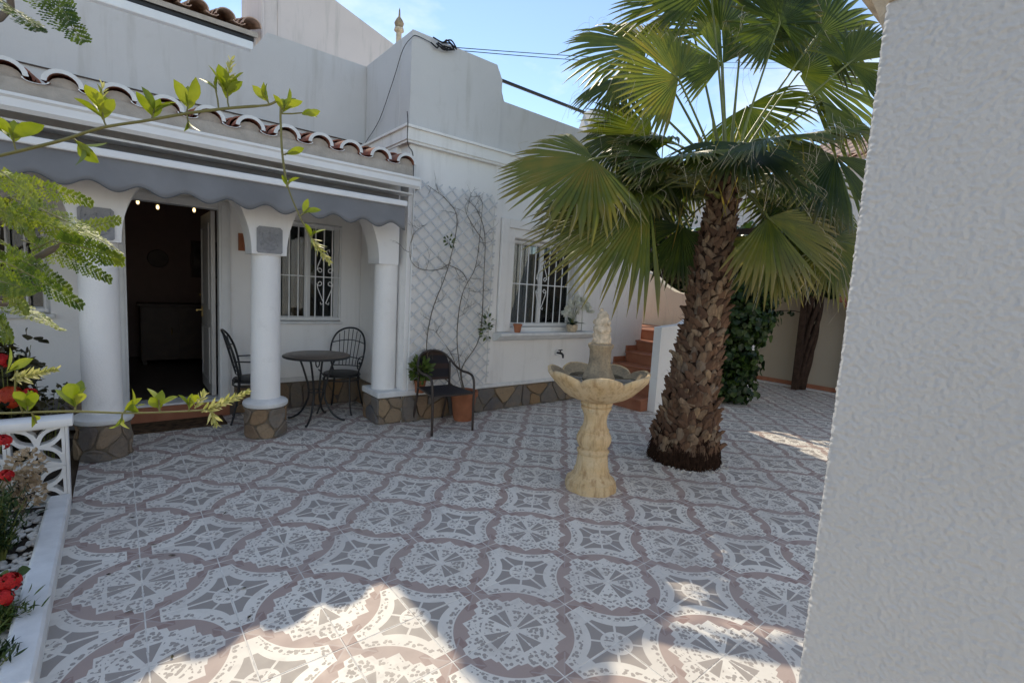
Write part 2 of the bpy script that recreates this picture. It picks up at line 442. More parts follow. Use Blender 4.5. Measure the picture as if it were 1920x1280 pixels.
def mosaic():
    m = Mat('mosaic table top'); o = m.objc(); x, y, z = m.xyz(o); r = m.math('SQRT', x * x + y * y)
    ring = m.math('FRACT', r * 12.0).lt(0.42)
    n = m.noise(o, 40, 3)
    c = m.mix(ring, (0.14, 0.10, 0.075), (0.08, 0.055, 0.04)); c = m.mix(m.rng(n, 0.3, 0.7, 0, 0.6), c, (0.19, 0.15, 0.12))
    return m.done(m.bsdf(c, 0.35, 0.5, 0, m.bump(m.voro(o, 60, 'DISTANCE_TO_EDGE'), 0.3, 0.002)))
M['mosaic'] = mosaic()
M['terracotta'] = plain('terracotta pot', (0.36, 0.135, 0.07), 0.75, 0.3, 0.2, 9, 0.2)
def step_mat():
    m = Mat('terracotta step tile'); o = m.objc(True); n = m.noise(o, 6, 4)
    c = m.mix(m.rng(n, 0.3, 0.7), (0.33, 0.115, 0.060), (0.43, 0.18, 0.10)); c = m.mix(m.rng(m.rand(), 0, 1, 0, 0.3), c, (0.27, 0.09, 0.05))
    return m.done(m.bsdf(c, 0.5, 0.4, 0, m.bump(m.noise(o, 60, 3), 0.2, 0.003)))
M['step'] = step_mat()
def sandstone():
    m = Mat('ochre cast stone with weather stains'); o = m.objc(True)
    n = m.noise(o, 6, 5, 0.65); st = m.noise(m.scale(o, (26, 26, 3.0)), 1.0, 4, 0.6); f = m.noise(o, 80, 4)
    c = m.mix(m.rng(n, 0.3, 0.7), (0.65, 0.445, 0.225), (0.72, 0.57, 0.37))
    c = m.mix(m.rng(st, 0.49, 0.70, 0, 0.8), c, (0.36, 0.20, 0.085))
    c = m.mix(m.rng(f, 0.5, 0.75, 0, 0.3), c, (0.30, 0.22, 0.14))
    return m.done(m.bsdf(c, 0.8, 0.3, 0, m.bump(f + n, 0.4, 0.006)))
M['sandstone'] = sandstone()
def mossy():
    m = Mat('grey lichen covered cast stone'); o = m.objc(True); n = m.noise(o, 9, 5, 0.7); f = m.noise(o, 70, 4)
    c = m.mix(m.rng(n, 0.35, 0.65), (0.29, 0.23, 0.16), (0.48, 0.37, 0.245)); c = m.mix(m.rng(f, 0.5, 0.8, 0, 0.6), c, (0.08, 0.075, 0.065))
    return m.done(m.bsdf(c, 0.9, 0.2, 0, m.bump(f + n, 0.6, 0.008)))
M['mossy'] = mossy()
M['palestone'] = plain('pale cream cast stone', (0.62, 0.50, 0.36), 0.85, 0.2, 0.3, 30, 0.6, 60)
def scale_mat():
    m = Mat('palm leaf base'); o = m.objc(True); n = m.noise(m.scale(o, (30, 30, 6)), 1.5, 4)
    c = m.ramp(m.rand(), [(0, (0.10, 0.055, 0.037)), (0.35, (0.20, 0.11, 0.066)), (0.6, (0.16, 0.10, 0.066)), (0.78, (0.34, 0.23, 0.145)), (0.9, (0.20, 0.155, 0.12)), (1, (0.40, 0.27, 0.16))])
    c = m.mix(m.rng(n, 0.4, 0.7, 0, 0.6), c, (0.075, 0.045, 0.030))
    return m.done(m.bsdf(c, 0.85, 0.25, 0, m.bump(n, 0.6, 0.01)))
M['scale'] = scale_mat()
M['bark'] = plain('dark fibrous palm bark', (0.060, 0.036, 0.025), 0.95, 0.15, 0.4, 20, 0.8, 40)
M['fibre'] = plain('dark brown root fibre', (0.050, 0.027, 0.018), 0.95, 0.1, 0.4, 20)
M['frond'] = leafmat('fan palm blade', [(0, (0.030, 0.058, 0.028)), (0.35, (0.085, 0.125, 0.030)), (0.6, (0.18, 0.21, 0.036)), (0.85, (0.30, 0.24, 0.042)), (1, (0.40, 0.27, 0.08))], 0.5, 0.38, 3, (1.0, 1.0, 0.55), tip=(0.40, 0.29, 0.12))
M['petiole'] = plain('green leaf stalk', (0.13, 0.145, 0.035), 0.45, 0.45, 0.3, 5)
M['thread'] = plain('dry pale leaf thread', (0.52, 0.45, 0.33), 0.9, 0.1, 0.2)
M['lime'] = leafmat('young lime leaf', [(0, (0.09, 0.14, 0.014)), (0.5, (0.20, 0.26, 0.022)), (1, (0.34, 0.38, 0.045))], 0.42, 0.42, 45, (1, 1, 0.45))
M['limestem'] = plain('green vine stem', (0.17, 0.16, 0.055), 0.5, 0.4, 0.15)
M['bud'] = leafmat('pale flower bud', [(0, (0.30, 0.33, 0.08)), (1, (0.62, 0.58, 0.30))], 0.4, 0.5, 30)
M['feather'] = leafmat('feathery leaflet', [(0, (0.045, 0.095, 0.012)), (0.5, (0.16, 0.23, 0.022)), (1, (0.32, 0.37, 0.045))], 0.45, 0.5, 8, (1, 1, 0.5))
M['twig'] = plain('grey brown twig', (0.15, 0.125, 0.10), 0.9, 0.2, 0.25)
M['brownwood'] = plain('dark vine bark', (0.055, 0.035, 0.026), 0.95, 0.15, 0.35, 12, 0.8, 30)
M['darkleaf'] = leafmat('dark green leaf', [(0, (0.010, 0.026, 0.010)), (0.5, (0.026, 0.060, 0.016)), (1, (0.070, 0.120, 0.024))], 0.3, 0.35, 6)
M['midleaf'] = leafmat('mid green leaf', [(0, (0.025, 0.055, 0.014)), (0.5, (0.065, 0.115, 0.022)), (1, (0.13, 0.18, 0.04))], 0.35, 0.4, 9)
M['bronze'] = leafmat('bronze green leaf', [(0, (0.022, 0.020, 0.010)), (0.5, (0.040, 0.040, 0.014)), (1, (0.075, 0.060, 0.022))], 0.25, 0.4, 9)
M['red'] = leafmat('red petal', [(0, (0.40, 0.006, 0.010)), (0.5, (0.60, 0.012, 0.014)), (1, (0.72, 0.03, 0.025))], 0.3, 0.5, 30, (1, 0.6, 0.6))
M['orange'] = leafmat('orange red petal', [(0, (0.45, 0.04, 0.012)), (1, (0.66, 0.10, 0.02))], 0.35, 0.5, 30, (1, 0.7, 0.5))
M['whitepetal'] = leafmat('white petal', [(0, (0.62, 0.62, 0.55)), (1, (0.80, 0.80, 0.74))], 0.35, 0.5, 30)
M['dry'] = leafmat('dried beige floret', [(0, (0.40, 0.29, 0.19)), (1, (0.62, 0.49, 0.36))], 0.25, 0.8, 30)
M['soil'] = plain('dark garden soil', (0.035, 0.026, 0.020), 0.95, 0.2, 0.4, 30, 0.8, 60)
M['pebble'] = plain('white pebble', (0.55, 0.52, 0.48), 0.7, 0.3, 0.3, 12, 0.2)
M['pvc'] = plain('white window frame', (0.72, 0.72, 0.71), 0.35, 0.5, 0.04)
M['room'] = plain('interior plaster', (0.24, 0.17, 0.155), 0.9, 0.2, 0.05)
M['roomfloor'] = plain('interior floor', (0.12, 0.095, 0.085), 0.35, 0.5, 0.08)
M['darkwood'] = plain('dark wood', (0.06, 0.035, 0.025), 0.5, 0.4, 0.2)
M['doorwood'] = plain('white panelled door', (0.50, 0.47, 0.44), 0.4, 0.5, 0.05)
M['brass'] = plain('dull brass', (0.35, 0.25, 0.10), 0.35, 0.5, 0.1, 8, 0, 60, 0.9)
M['mat'] = plain('brown coir mat', (0.10, 0.065, 0.040), 0.95, 0.1, 0.5, 18, 0.8, 200)
M['cable'] = plain('black cable', (0.02, 0.02, 0.022), 0.6, 0.3)
M['curtain'] = plain('pale curtain', (0.30, 0.28, 0.26), 0.9, 0.1, 0.1, 6)
def glass():
    m = Mat('window glass'); g = m.node('ShaderNodeBsdfGlossy'); g.inputs['Roughness'].default_value = 0.01; g.inputs['Color'].default_value = (0.9, 0.93, 0.95, 1)
    t = m.node('ShaderNodeBsdfTransparent'); t.inputs[0].default_value = (0.62, 0.66, 0.66, 1)
    fr = m.node('ShaderNodeFresnel'); fr.inputs[0].default_value = 1.5
    mx = m.node('ShaderNodeMixShader'); m.set(mx.inputs[0], N(m, fr.outputs[0]) * 1.3)
    m.t.links.new(t.outputs[0], mx.inputs[1]); m.t.links.new(g.outputs[0], mx.inputs[2]); return m.done(mx.outputs[0])
M['glass'] = glass()
def bulb():
    m = Mat('lit bulb'); e = m.node('ShaderNodeEmission'); e.inputs[0].default_value = (1.0, 0.78, 0.42, 1); e.inputs[1].default_value = 1.6
    return m.done(e.outputs[0])
M['bulb'] = bulb()
def water():
    m = Mat('still water'); return m.done(m.bsdf((0.02, 0.025, 0.022), 0.05, 0.5, 0, m.bump(m.noise(m.objc(True), 14, 2), 0.15, 0.01)))
M['water'] = water()

# ------------------------------------------------------------------ ground and tiled courtyard
g = MB(); S_ = 400
g.add([(-S_, -S_, -0.06), (S_, -S_, -0.06), (S_, S_, -0.06), (-S_, S_, -0.06)], [(0, 1, 2, 3)])
struct(g.build('ground', M['earth']))

patio = MB(); patio.box(-0.262, 10.2, -3.2, 6.05, -0.05, -0.0016); patio.box(-0.262, 2.42, 6.05, 6.2, -0.05, -0.0016)
patio = struct(patio.build('patio', M['grout']))
def project(p):
    d = (p[0], p[1], p[2] - 1.5563); z = sum(a * b for a, b in zip(FW, d))
    if z < 0.15: return None
    return sum(a * b for a, b in zip(RX, d)) / z * 910.54, sum(a * b for a, b in zip(DN, d)) / z * 910.54, z
tm = MB(); gp = 0.0028; hs = TS / 2 - gp
tm.add([(-hs, -hs, -0.006), (hs, -hs, -0.006), (hs, hs, -0.006), (-hs, hs, -0.006), (-hs, -hs, -0.001), (hs, -hs, -0.001), (hs, hs, -0.001), (-hs, hs, -0.001),
        (-hs + .0015, -hs + .0015, 0), (hs - .0015, -hs + .0015, 0), (hs - .0015, hs - .0015, 0), (-hs + .0015, hs - .0015, 0)],
       [(0, 1, 5, 4), (1, 2, 6, 5), (2, 3, 7, 6), (3, 0, 4, 7), (4, 5, 9, 8), (5, 6, 10, 9), (6, 7, 11, 10), (7, 4, 8, 11), (8, 9, 10, 11)])
tile_me = bpy.data.meshes.new('floor_tile'); tile_me.from_pydata(tm.v, [], tm.f); tile_me.materials.append(M['tile'])
near, rest = [], []
for i in range(-1, 31):
    for j in range(-18, 10):
        cx, cy = TX + (i + 0.5) * TS, TY + (j + 0.5) * TS
        if cx < -0.262 + 0.02 or cx > 10.1 or cy > 6.1: continue
        if cy > 5.05 and cx > 2.5: continue
        q = project((cx, cy, 0))
        if q and abs(q[0]) < 985 and -200 < q[1] < 665 and (q[0] < 600 or q[2] > 2.3): near.append((q[2], cx, cy))
        else: rest.append((cx, cy))
near.sort()
for k, (d, cx, cy) in enumerate(near):
    if k >= 300: rest.append((cx, cy)); continue
    o = bpy.data.objects.new('floor_tile', tile_me); COL.objects.link(o); o.parent = patio
    o.location = (cx, cy, rnd.uniform(-0.0006, 0.0006)); o.rotation_euler = (rnd.uniform(-.0012, .0012), rnd.uniform(-.0012, .0012), 0)
fl = MB()
for cx, cy in rest:
    fl.add([(x + cx, y + cy, z) for x, y, z in tm.v], tm.f)
stuff(fl.build('far_floor_tiles', M['tile'], patio))

# ------------------------------------------------------------------ the house
house = thing('house', 'white stucco villa with arched porch, grey awning and stepped parapet', 'house', (2.4, 6.05, 0))
WY = 6.05                                    # porch back wall; the wall of the bay stands at BY
BY, BX0, BX1 = 4.88, 2.42, 6.75

def wall_open(name, x0, x1, y0, y1, z0, z1, openings, mat):
    """wall slab parallel to the facade with rectangular openings, as one mesh"""
    xs = sorted({x0, x1} | {v for o in openings for v in o[:2]}); mb = MB()
    for a, b in zip(xs, xs[1:]):
        mid = (a + b) / 2; op = [o for o in openings if o[0] < mid < o[1]]; zs = [z0]
        for o in sorted(op, key=lambda o: o[2]): zs += [o[2], o[3]]
        zs.append(z1)
        for k in range(0, len(zs), 2):
            if zs[k + 1] - zs[k] > 1e-4: mb.box(a, b, y0, y1, zs[k], zs[k + 1])
    return mb.build(name, mat, house)

W_L = (-1.45, -0.47, 1.10, 1.98); W_R = (1.42, 2.16, 1.035, 2.20); DOOR = (-0.03, 0.955, 0.17, 2.30)
wall_open('porch_wall', -4.2, BX0 + 0.1, WY, WY + 0.22, 0.0, 3.05, [DOOR, W_L, W_R], M['smooth'])
up = plate([(-4.2, 3.05), (BX0 + 0.01, 3.05), (BX0 + 0.01, 4.13), (1.315, 4.13), (1.15, 3.88), (-4.2, 3.88)], [], 0.2, at_y(WY - 0.02 + 0.1))
up.materials.append(M['parapet']); link('upper_wall', up, house, 0.012)
W_B = (3.93, 5.14, 1.06, 2.20)
wall_open('bay_wall', BX0 + 0.03, BX1, BY, BY + 0.22, 0.0, 3.03, [W_B], M['stucco'])
pp = plate([(BX0, 3.03), (3.60, 3.03), (3.60, 4.0), (3.515, 4.145), (BX0, 4.145)], [], 0.24, at_y(BY + 0.095)); pp.materials.append(M['parapet']); link('parapet_wall', pp, house, 0.012)
pp = plate([(3.601, 3.03), (BX1, 3.03), (BX1, 4.13), (5.26, 4.13), (5.12, 3.78), (3.66, 3.78), (3.601, 3.93)], [], 0.2, at_y(BY + 0.10)); pp.materials.append(M['parapet']); link('parapet_wall', pp, house, 0.012)
b = MB(); b.box(BX0 - 0.02, BX0 + 0.2, BY + 0.22, WY - 0.025, 0, 3.03); b.build('porch_side_wall', M['smooth'], house)
b = MB(); b.box(BX0 - 0.003, BX0 + 0.2, BY + 0.217, WY - 0.022, 3.03, 4.142); b.build('parapet_side_wall', M['parapet'], house, bevel=0.01)
b = MB(); b.box(BX1 - 0.22, BX1 - 0.002, BY + 0.222, 9.5, 0, 4.128); b.build('end_wall', M['stucco'], house)
# string course round the bay
b = MB()
for (z0, z1, e) in ((3.02, 3.045, 0.030), (3.045, 3.165, 0.045), (3.165, 3.19, 0.07)):
    b.box(BX0 - e, BX1 + e, BY - e - 0.025, BY - 0.004, z0, z1)
    b.box(BX0 - e, BX0 - 0.024, BY - 0.004, WY - 0.03, z0, z1)
b.build('string_course', M['stucco'], house)
b = MB(); b.box(3.595, 3.69, BY - 0.022, BY - 0.001, 0.36, 3.02); b.build('pilaster', M['stucco'], house)
b = MB(); b.box(-4.2, 6.5, WY + 0.2, 12, 3.2, 3.3); b.box(2.65, 6.5, 5.1, WY + 0.2, 3.2, 3.3); b.build('terrace_slab', M['stucco'], house)
# rooms behind the openings (dark inside because only the openings let light in)
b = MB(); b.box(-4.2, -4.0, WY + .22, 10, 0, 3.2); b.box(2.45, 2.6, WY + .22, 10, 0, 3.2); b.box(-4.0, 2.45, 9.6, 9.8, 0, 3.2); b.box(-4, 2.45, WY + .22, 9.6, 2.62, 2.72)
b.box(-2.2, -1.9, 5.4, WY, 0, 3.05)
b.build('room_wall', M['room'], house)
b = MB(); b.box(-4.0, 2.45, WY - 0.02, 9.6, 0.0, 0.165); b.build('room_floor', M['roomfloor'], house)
b = MB(); b.box(2.6, 6.5, 7.6, 7.8, 0, 3.2); b.box(2.6, 6.5, 5.12, 7.6, 0.0, 0.1); b.build('bay_room_wall', M['room'], house)

# arcade: three columns carrying depressed arches
CX = (-0.11, 1.107, 2.325); CY = 5.11; CAPZ = 1.745; CROWN = 2.42
def arch(xa, xb, n=14):
    """intrados between two capital faces, left to right"""
    mid, a, h = (xa + xb) / 2, (xb - xa) / 2, CROWN - CAPZ
    return [(mid - a * math.cos(math.pi * i / (2 * n)), CAPZ + h * math.sin(math.pi * i / (2 * n))) for i in range(n + 1)] + \
           [(mid + a * math.sin(math.pi * i / (2 * n)), CAPZ + h * math.cos(math.pi * i / (2 * n))) for i in range(1, n + 1)]
HW = 0.148
outline = [(-2.0, CAPZ), (-1.328 - HW, CAPZ), (-1.328 + HW, CAPZ)]
outline += arch(-1.328 + HW, CX[0] - HW) + arch(CX[0] + HW, CX[1] - HW) + arch(CX[1] + HW, CX[2] - HW)
outline += [(2.398, CAPZ), (2.398, 2.74), (-2.0, 2.74)]
me = plate(outline, [], 0.29, at_y(CY)); me.materials.append(M['smooth']); link('arcade_wall', me, house, 0.006)

def column(cx, square=False):
    mb = MB(); R0 = 0.127
    mb.lathe([(R0 + 0.004, 0.36), (R0 + 0.002, 0.9), (R0, 1.5), (R0 - 0.002, CAPZ)], (cx, CY, 0), 40)
    col = mb.build('column', M['column'], house, smooth='auto')
    if square:
        c0 = (2.175, 2.46, 4.885, 5.32)
        b = MB(); b.box(c0[0] - 0.015, BX0 + 0.2, c0[2] - 0.02, c0[3], 0.298, 0.365); b.build('base_slab', M['oldpaint'], col, bevel=0.012)
        b = MB(); b.box(c0[0] + 0.01, BX0 + 0.1, c0[2] + 0.012, c0[3] - 0.01, 0.0, 0.298); b.build('pedestal_core', M['joint'], col)
        stones(col, 0.285, 0.295, 4, 31, lambda u, v, d: (c0[0] + u, c0[2] + 0.012 - d, v), M['stone'], 0.022)
        stones(col, 0.42, 0.295, 5, 32, lambda u, v, d: (c0[0] + 0.01 - d, c0[3] - 0.02 - u, v), M['stone'], 0.022)
    else:
        b = MB(); b.lathe([(0.15, 0.296), (0.188, 0.297), (0.200, 0.312), (0.200, 0.338), (0.186, 0.352), (0.155, 0.362), (0.132, 0.378), (0.12, 0.38)], (cx, CY, 0), 40)
        b.build('base_ring', M['oldpaint'], col, smooth='auto')
        b = MB(); b.lathe([(0.172, 0.0), (0.172, 0.297)], (cx, CY, 0), 36); b.build('pedestal_core', M['joint'], col, smooth='auto')
        Rp = 0.172; w = 2 * math.pi * Rp
        def wrap(u, v, d, cx=cx):
            a = u / Rp - math.pi * 1.3; return (cx + (Rp + d) * math.cos(a), CY + (Rp + d) * math.sin(a), v)
        stones(col, w, 0.295, 13, int(cx * 10) + 50, wrap, M['stone'], 0.02, 0.035)
    return col
for i, cx in enumerate(CX):
    c = column(cx, i == 2)
column(-1.328)

# carved plaques set in the capitals
def carved_plaque(cx, label):
    y0 = CY - 0.145; hw = 0.108; z0, z1 = CAPZ + 0.012, CAPZ + 0.252
    p = plate([(cx - hw + dx, z) for dx, z in ((0.012, z0), (2 * hw - 0.012, z0), (2 * hw, z0 + 0.012), (2 * hw, z1 - 0.02), (2 * hw - 0.02, z1), (0.02, z1), (0, z1 - 0.02), (0, z0 + 0.012))], [], 0.014, at_y(y0 - 0.007))
    p.materials.append(M['carved']); o = link('carved_plaque', p, None, 0.003)
    tag(o, label, 'plaque', 'grey plaques on the porch capitals')
    cz = (z0 + z1) / 2
    def rel(pts, r): MBr.tube([(cx + x, y0 - 0.0155, cz + z) for x, z in pts], r, 6)
    MBr = MB()
    for rr in (0.05, 0.026): rel([(rr * math.cos(a * math.pi / 10), 0.015 + rr * math.sin(a * math.pi / 10)) for a in range(21)], 0.0035)
    for sgn in (-1, 1):
        rel([(sgn * (0.06 + 0.012 * math.sin(t * 2.2)), 0.06 - t * 0.028) for t in range(5)], 0.0045)
        rel([(sgn * 0.085, 0.09), (sgn * 0.09, 0), (sgn * 0.07, -0.07), (0, -0.095)], 0.003)
        rel([(0, -0.04), (sgn * 0.02, -0.06), (sgn * 0.05, -0.045), (sgn * 0.06, -0.02)], 0.004)
    rel([(0, -0.01), (0, 0.075)], 0.006)
    MBr.build('relief', M['carved'], o, smooth=True)
carved_plaque(CX[1], 'grey carved cement plaque on the capital of the middle porch column')
carved_plaque(CX[0], 'grey carved cement plaque on the capital of the column left of the doorway')

# stone plinths along the walls
def plinth(name, x0, x1, y, n, seed, h=0.295):
    b = MB(); b.box(x0, x1, y - 0.012, y - 0.001, 0, h); pl = b.build(name, M['joint'], house)
    stones(pl, x1 - x0, h, n, seed, lambda u, v, d: (x0 + u, y - 0.012 - d, v), M['stone'], 0.026)
    return pl
plinth('bay_plinth', 2.447, 5.46, BY, 19, 5)
plinth('porch_plinth', 0.99, 2.395, WY, 9, 6, 0.31)
plinth('porch_plinth', -1.9, -0.06, WY, 10, 8, 0.31)
b = MB(); b.box(BX0 - 0.033, BX0 - 0.021, 5.33, WY - 0.04, 0, 0.31); pl = b.build('porch_plinth', M['joint'], house)
stones(pl, 0.70, 0.31, 5, 9, lambda u, v, d: (BX0 - 0.033 - d, 5.33 + u, v), M['stone'], 0.02)
b = MB(); b.box(2.67, 5.46, BY - 0.03, BY - 0.001, 0.298, 0.345); b.build('plinth_moulding', M['oldpaint'], house, bevel=0.008)
b = MB(); b.box(0.99, 2.39, WY - 0.02, WY - 0.001, 0.312, 0.37); b.build('plinth_moulding', M['oldpaint'], house, bevel=0.006)

# porch roof: sloping slab, mortar bed and barrel tiles
EZ, EY = 2.735, 4.70; RZ = 3.00; SL = (RZ - EZ) / (WY - EY)
b = MB(); X0, X1 = -2.0, 2.40
b.add([(x, y, z) for x in (X0, X1) for y, z in ((EY + 0.05, EZ - 0.085), (WY - 0.022, RZ - 0.085), (WY - 0.022, RZ - 0.03), (EY + 0.05, EZ - 0.03))],
      [(0, 1, 2, 3), (7, 6, 5, 4), (0, 4, 5, 1), (1, 5, 6, 2), (2, 6, 7, 3), (3, 7, 4, 0)])
roof = b.build('porch_roof', M['mortar'], house)
PITCH = 0.287
def tile_mesh(name, cover, eave, L=0.40):
    mb = MB(); n = 10; r0, r1 = (0.112, 0.086) if cover else (0.070, 0.085); th = 0.013
    vs = []
    for y, r in ((0, r0), (L, r1)):
        for rr in (r, r - ((0.030 if cover else 0.010) if eave and y == 0 else th)):
            for i in range(n + 1):
                a = math.pi * i / n; x = rr * math.cos(a); z = rr * math.sin(a) * 0.86
                if not cover: z = -z * 0.45
                vs.append((x, y, z))
    k = n + 1
    for i in range(n):
        mb.cm = 0
        if i == 0: base = len(mb.v); mb.add(vs, [])
        o = lambda q: base + q
        for f, mi in (((i, i + 1, 2 * k + i + 1, 2 * k + i), 0), ((k + i, 3 * k + i, 3 * k + i + 1, k + i + 1), 0), ((i, k + i, k + i + 1, i + 1), 1 if eave else 0), ((2 * k + i, 2 * k + i + 1, 3 * k + i + 1, 3 * k + i), 0)):
            mb.f.append([o(q) for q in f]); mb.m.append(mi)
    me = bpy.data.meshes.new(name); me.from_pydata(mb.v, [], mb.f); me.materials.append(M['roof']); me.materials.append(M['oldpaint'])
    me.polygons.foreach_set('material_index', mb.m); me.polygons.foreach_set('use_smooth', [True] * len(mb.f)); me.set_sharp_from_angle(angle=R_(40)); return me
TM = {(c, e): tile_mesh('roof_tile', c, e) for c in (True, False) for e in (True, False)}
slope_a = math.atan(SL)
def lay_tiles(parent, x_first, n, rows, y0, z0, ang, eave_white=True, mat=None):
    for i in range(n):
        for cover in (True, False):
            x = x_first + i * PITCH - (0 if cover else PITCH / 2)
            for r in range(rows):
                o = bpy.data.objects.new('roof_tile', TM[(cover, eave_white and r == 0)]); COL.objects.link(o); o.parent = parent
                if mat: o.material_slots[0].link = 'OBJECT'; o.material_slots[0].material = mat
                d = r * 0.345
                o.location = (x + rnd.uniform(-.006, .006), y0 + d * math.cos(ang), z0 + d * math.sin(ang) + 0.010 + (0.016 if cover else 0.012))
                o.rotation_euler = (ang - 0.035, rnd.uniform(-.02, .02), rnd.uniform(-.015, .015))
lay_tiles(roof, 2.335 - 15 * PITCH, 16, 4, EY, EZ + 0.01, slope_a)
b = MB(); b.box(-4.0, 2.38, WY - 0.034, WY - 0.021, 3.212, 3.223); b.build('wall_flashing', M['darkwood'], house)
# mortar fillets closing the tile ends, fascia, gutter
for i in range(16):
    b = MB(); x = 2.335 - i * PITCH
    b.prism([(x + 0.086 * math.cos(math.pi * k / 8), EZ + 0.02 + 0.07 * math.sin(math.pi * k / 8)) for k in range(9)], lambda u, v: (u, EY + 0.09, v), lambda u, v: (u, EY + 0.045, v))
    b.build('tile_end_mortar', M['mortar'], roof)
b = MB(); b.box(-2.0, 2.405, EY + 0.02, EY + 0.049, EZ - 0.14, EZ + 0.015); b.build('eave_fascia', M['mortar'], roof)
gy, gz = 4.615, 2.555
prof = [(0.06, 0.068), (0.046, 0.068), (0.046, 0.0), (0.02, -0.038), (-0.025, -0.045), (-0.05, -0.02), (-0.052, 0.03), (-0.066, 0.045), (-0.066, 0.064), (-0.052, 0.064), (-0.042, 0.03), (-0.04, -0.01), (-0.02, -0.03), (0.015, -0.028), (0.036, 0.005), (0.036, 0.078), (0.06, 0.078)]
b = MB(); b.prism(prof, lambda u, v: (-2.0, gy + u, gz + v), lambda u, v: (2.415, gy + u, gz + v)); gut = b.build('gutter', M['paint'], house, fix=True)
b = MB(); b.box(-2.0, 2.40, 4.677, 4.835, 2.462, 2.478); b.build('soffit', M['oldpaint'], house)
b = MB(); b.box(2.4155, 2.425, gy - 0.055, gy + 0.06, gz - 0.05, gz + 0.07); b.build('gutter_end', M['paint'], gut)
# awning
b = MB(); b.box(-2.0, 2.325, 4.84, 4.95, 2.40, 2.50); aw = b.build('awning', M['grey_fabric'], house, bevel=0.01)
b = MB(); b.box(-1.98, 2.305, 4.60, 4.665, 2.322, 2.378); b.build('front_rail', M['paint'], aw, bevel=0.01)
b = MB(); b.add([(-1.95, 4.64, 2.376), (2.28, 4.64, 2.376), (2.28, 4.86, 2.42), (-1.95, 4.86, 2.42), (-1.95, 4.64, 2.38), (2.28, 4.64, 2.38), (2.28, 4.86, 2.424), (-1.95, 4.86, 2.424)], [(3, 2, 1, 0), (4, 5, 6, 7), (0, 1, 5, 4), (2, 3, 7, 6), (1, 2, 6, 5), (3, 0, 4, 7)])
b.build('canvas', M['grey_fabric'], aw)
vs, fs = [], []; nx = 440; x0, x1 = -1.96, 2.292
for i in range(nx + 1):
    x = x0 + (x1 - x0) * i / nx; zb = 2.122 + 0.028 * math.cos((x - 2.15) * 2 * math.pi / 0.285)
    for k in range(6):
        t = k / 5; z = 2.33 + (zb - 2.33) * t
        y = 4.628 + 0.010 * t * math.sin(x * 7.3) + 0.006 * t * math.sin(x * 17 + 1)
        vs += [(x, y, z), (x, y + 0.0018, z)]
for i in range(nx):
    for k in range(5):
        a = (i * 6 + k) * 2; c = a + 12
        fs += [(a, c, c + 2, a + 2), (a + 1, a + 3, c + 3, c + 1)]
    a = (i * 6 + 5) * 2; fs.append((a, a + 12, a + 13, a + 1))
b = MB(); b.add(vs, fs); b.build('valance', M['grey_fabric'], aw, smooth=True)
b = MB()
b.tube([(v[0], v[1] - 0.001, v[2]) for v in vs[10::12]], 0.0035, 5); b.build('valance_binding', plain('dark binding tape', (0.08, 0.09, 0.10), 0.9), aw)

# door, frame and what stands in the hall
b = MB(); fx0, fx1, fz0, fz1 = DOOR
for (a, c, z0, z1) in ((fx0, fx0 + 0.105, fz0, fz1), (fx1 - 0.105, fx1, fz0, fz1), (fx0 + 0.105, fx1 - 0.105, fz1 - 0.09, fz1)):
    b.box(a, c, WY - 0.03, WY + 0.10, z0, z1)
    b.box(a + 0.022, c - 0.022, WY - 0.042, WY - 0.03, z0, z1 - (0.03 if z1 - z0 > 1 else 0.02))
b.build('door_frame', M['pvc'], house, bevel=0.004)
b = MB(); b.box(fx0 + 0.01, fx1 - 0.01, WY - 0.06, WY + 0.2, 0.166, 0.19); b.build('door_sill', M['oldpaint'], house, bevel=0.006)
b = MB(); b.box(-0.02, 0.94, WY - 0.045, WY - 0.021, 0.0, 0.166); b.build('door_step', M['step'], house)
b = MB(); dx = 0.835                                             # leaf swung inwards, hinged on the right
b.box(dx - 0.042, dx, WY + 0.105, WY + 0.885, 0.20, 2.205); door = b.build('door', M['doorwood'], house, bevel=0.004)
b = MB()
for (y0, y1, z0, z1) in ((0.2, 0.78, 0.32, 0.95), (0.2, 0.78, 1.15, 2.08)):
    for (ya, yb, za, zb) in ((y0, y1, z0, z0 + .035), (y0, y1, z1 - .035, z1), (y0, y0 + .035, z0 + .035, z1 - .035), (y1 - .035, y1, z0 + .035, z1 - .035)):
        b.box(dx - 0.055, dx - 0.043, WY + ya, WY + yb, za, zb)
b.build('panel_moulding', M['doorwood'], door, bevel=0.003)
b = MB(); b.box(dx - 0.05, dx - 0.043, WY + 0.80, WY + 0.835, 1.02, 1.22); b.tube([(dx - 0.043, WY + 0.818, 1.1), (dx - 0.10, WY + 0.818, 1.1), (dx - 0.105, WY + 0.74, 1.1)], 0.010, 8); b.lathe([(0.0, 0), (0.016, 0.002), (0.016, 0.02)], (dx - 0.06, WY + 0.818, 1.27), 10)
b.build('handle', M['brass'], door, smooth='auto')

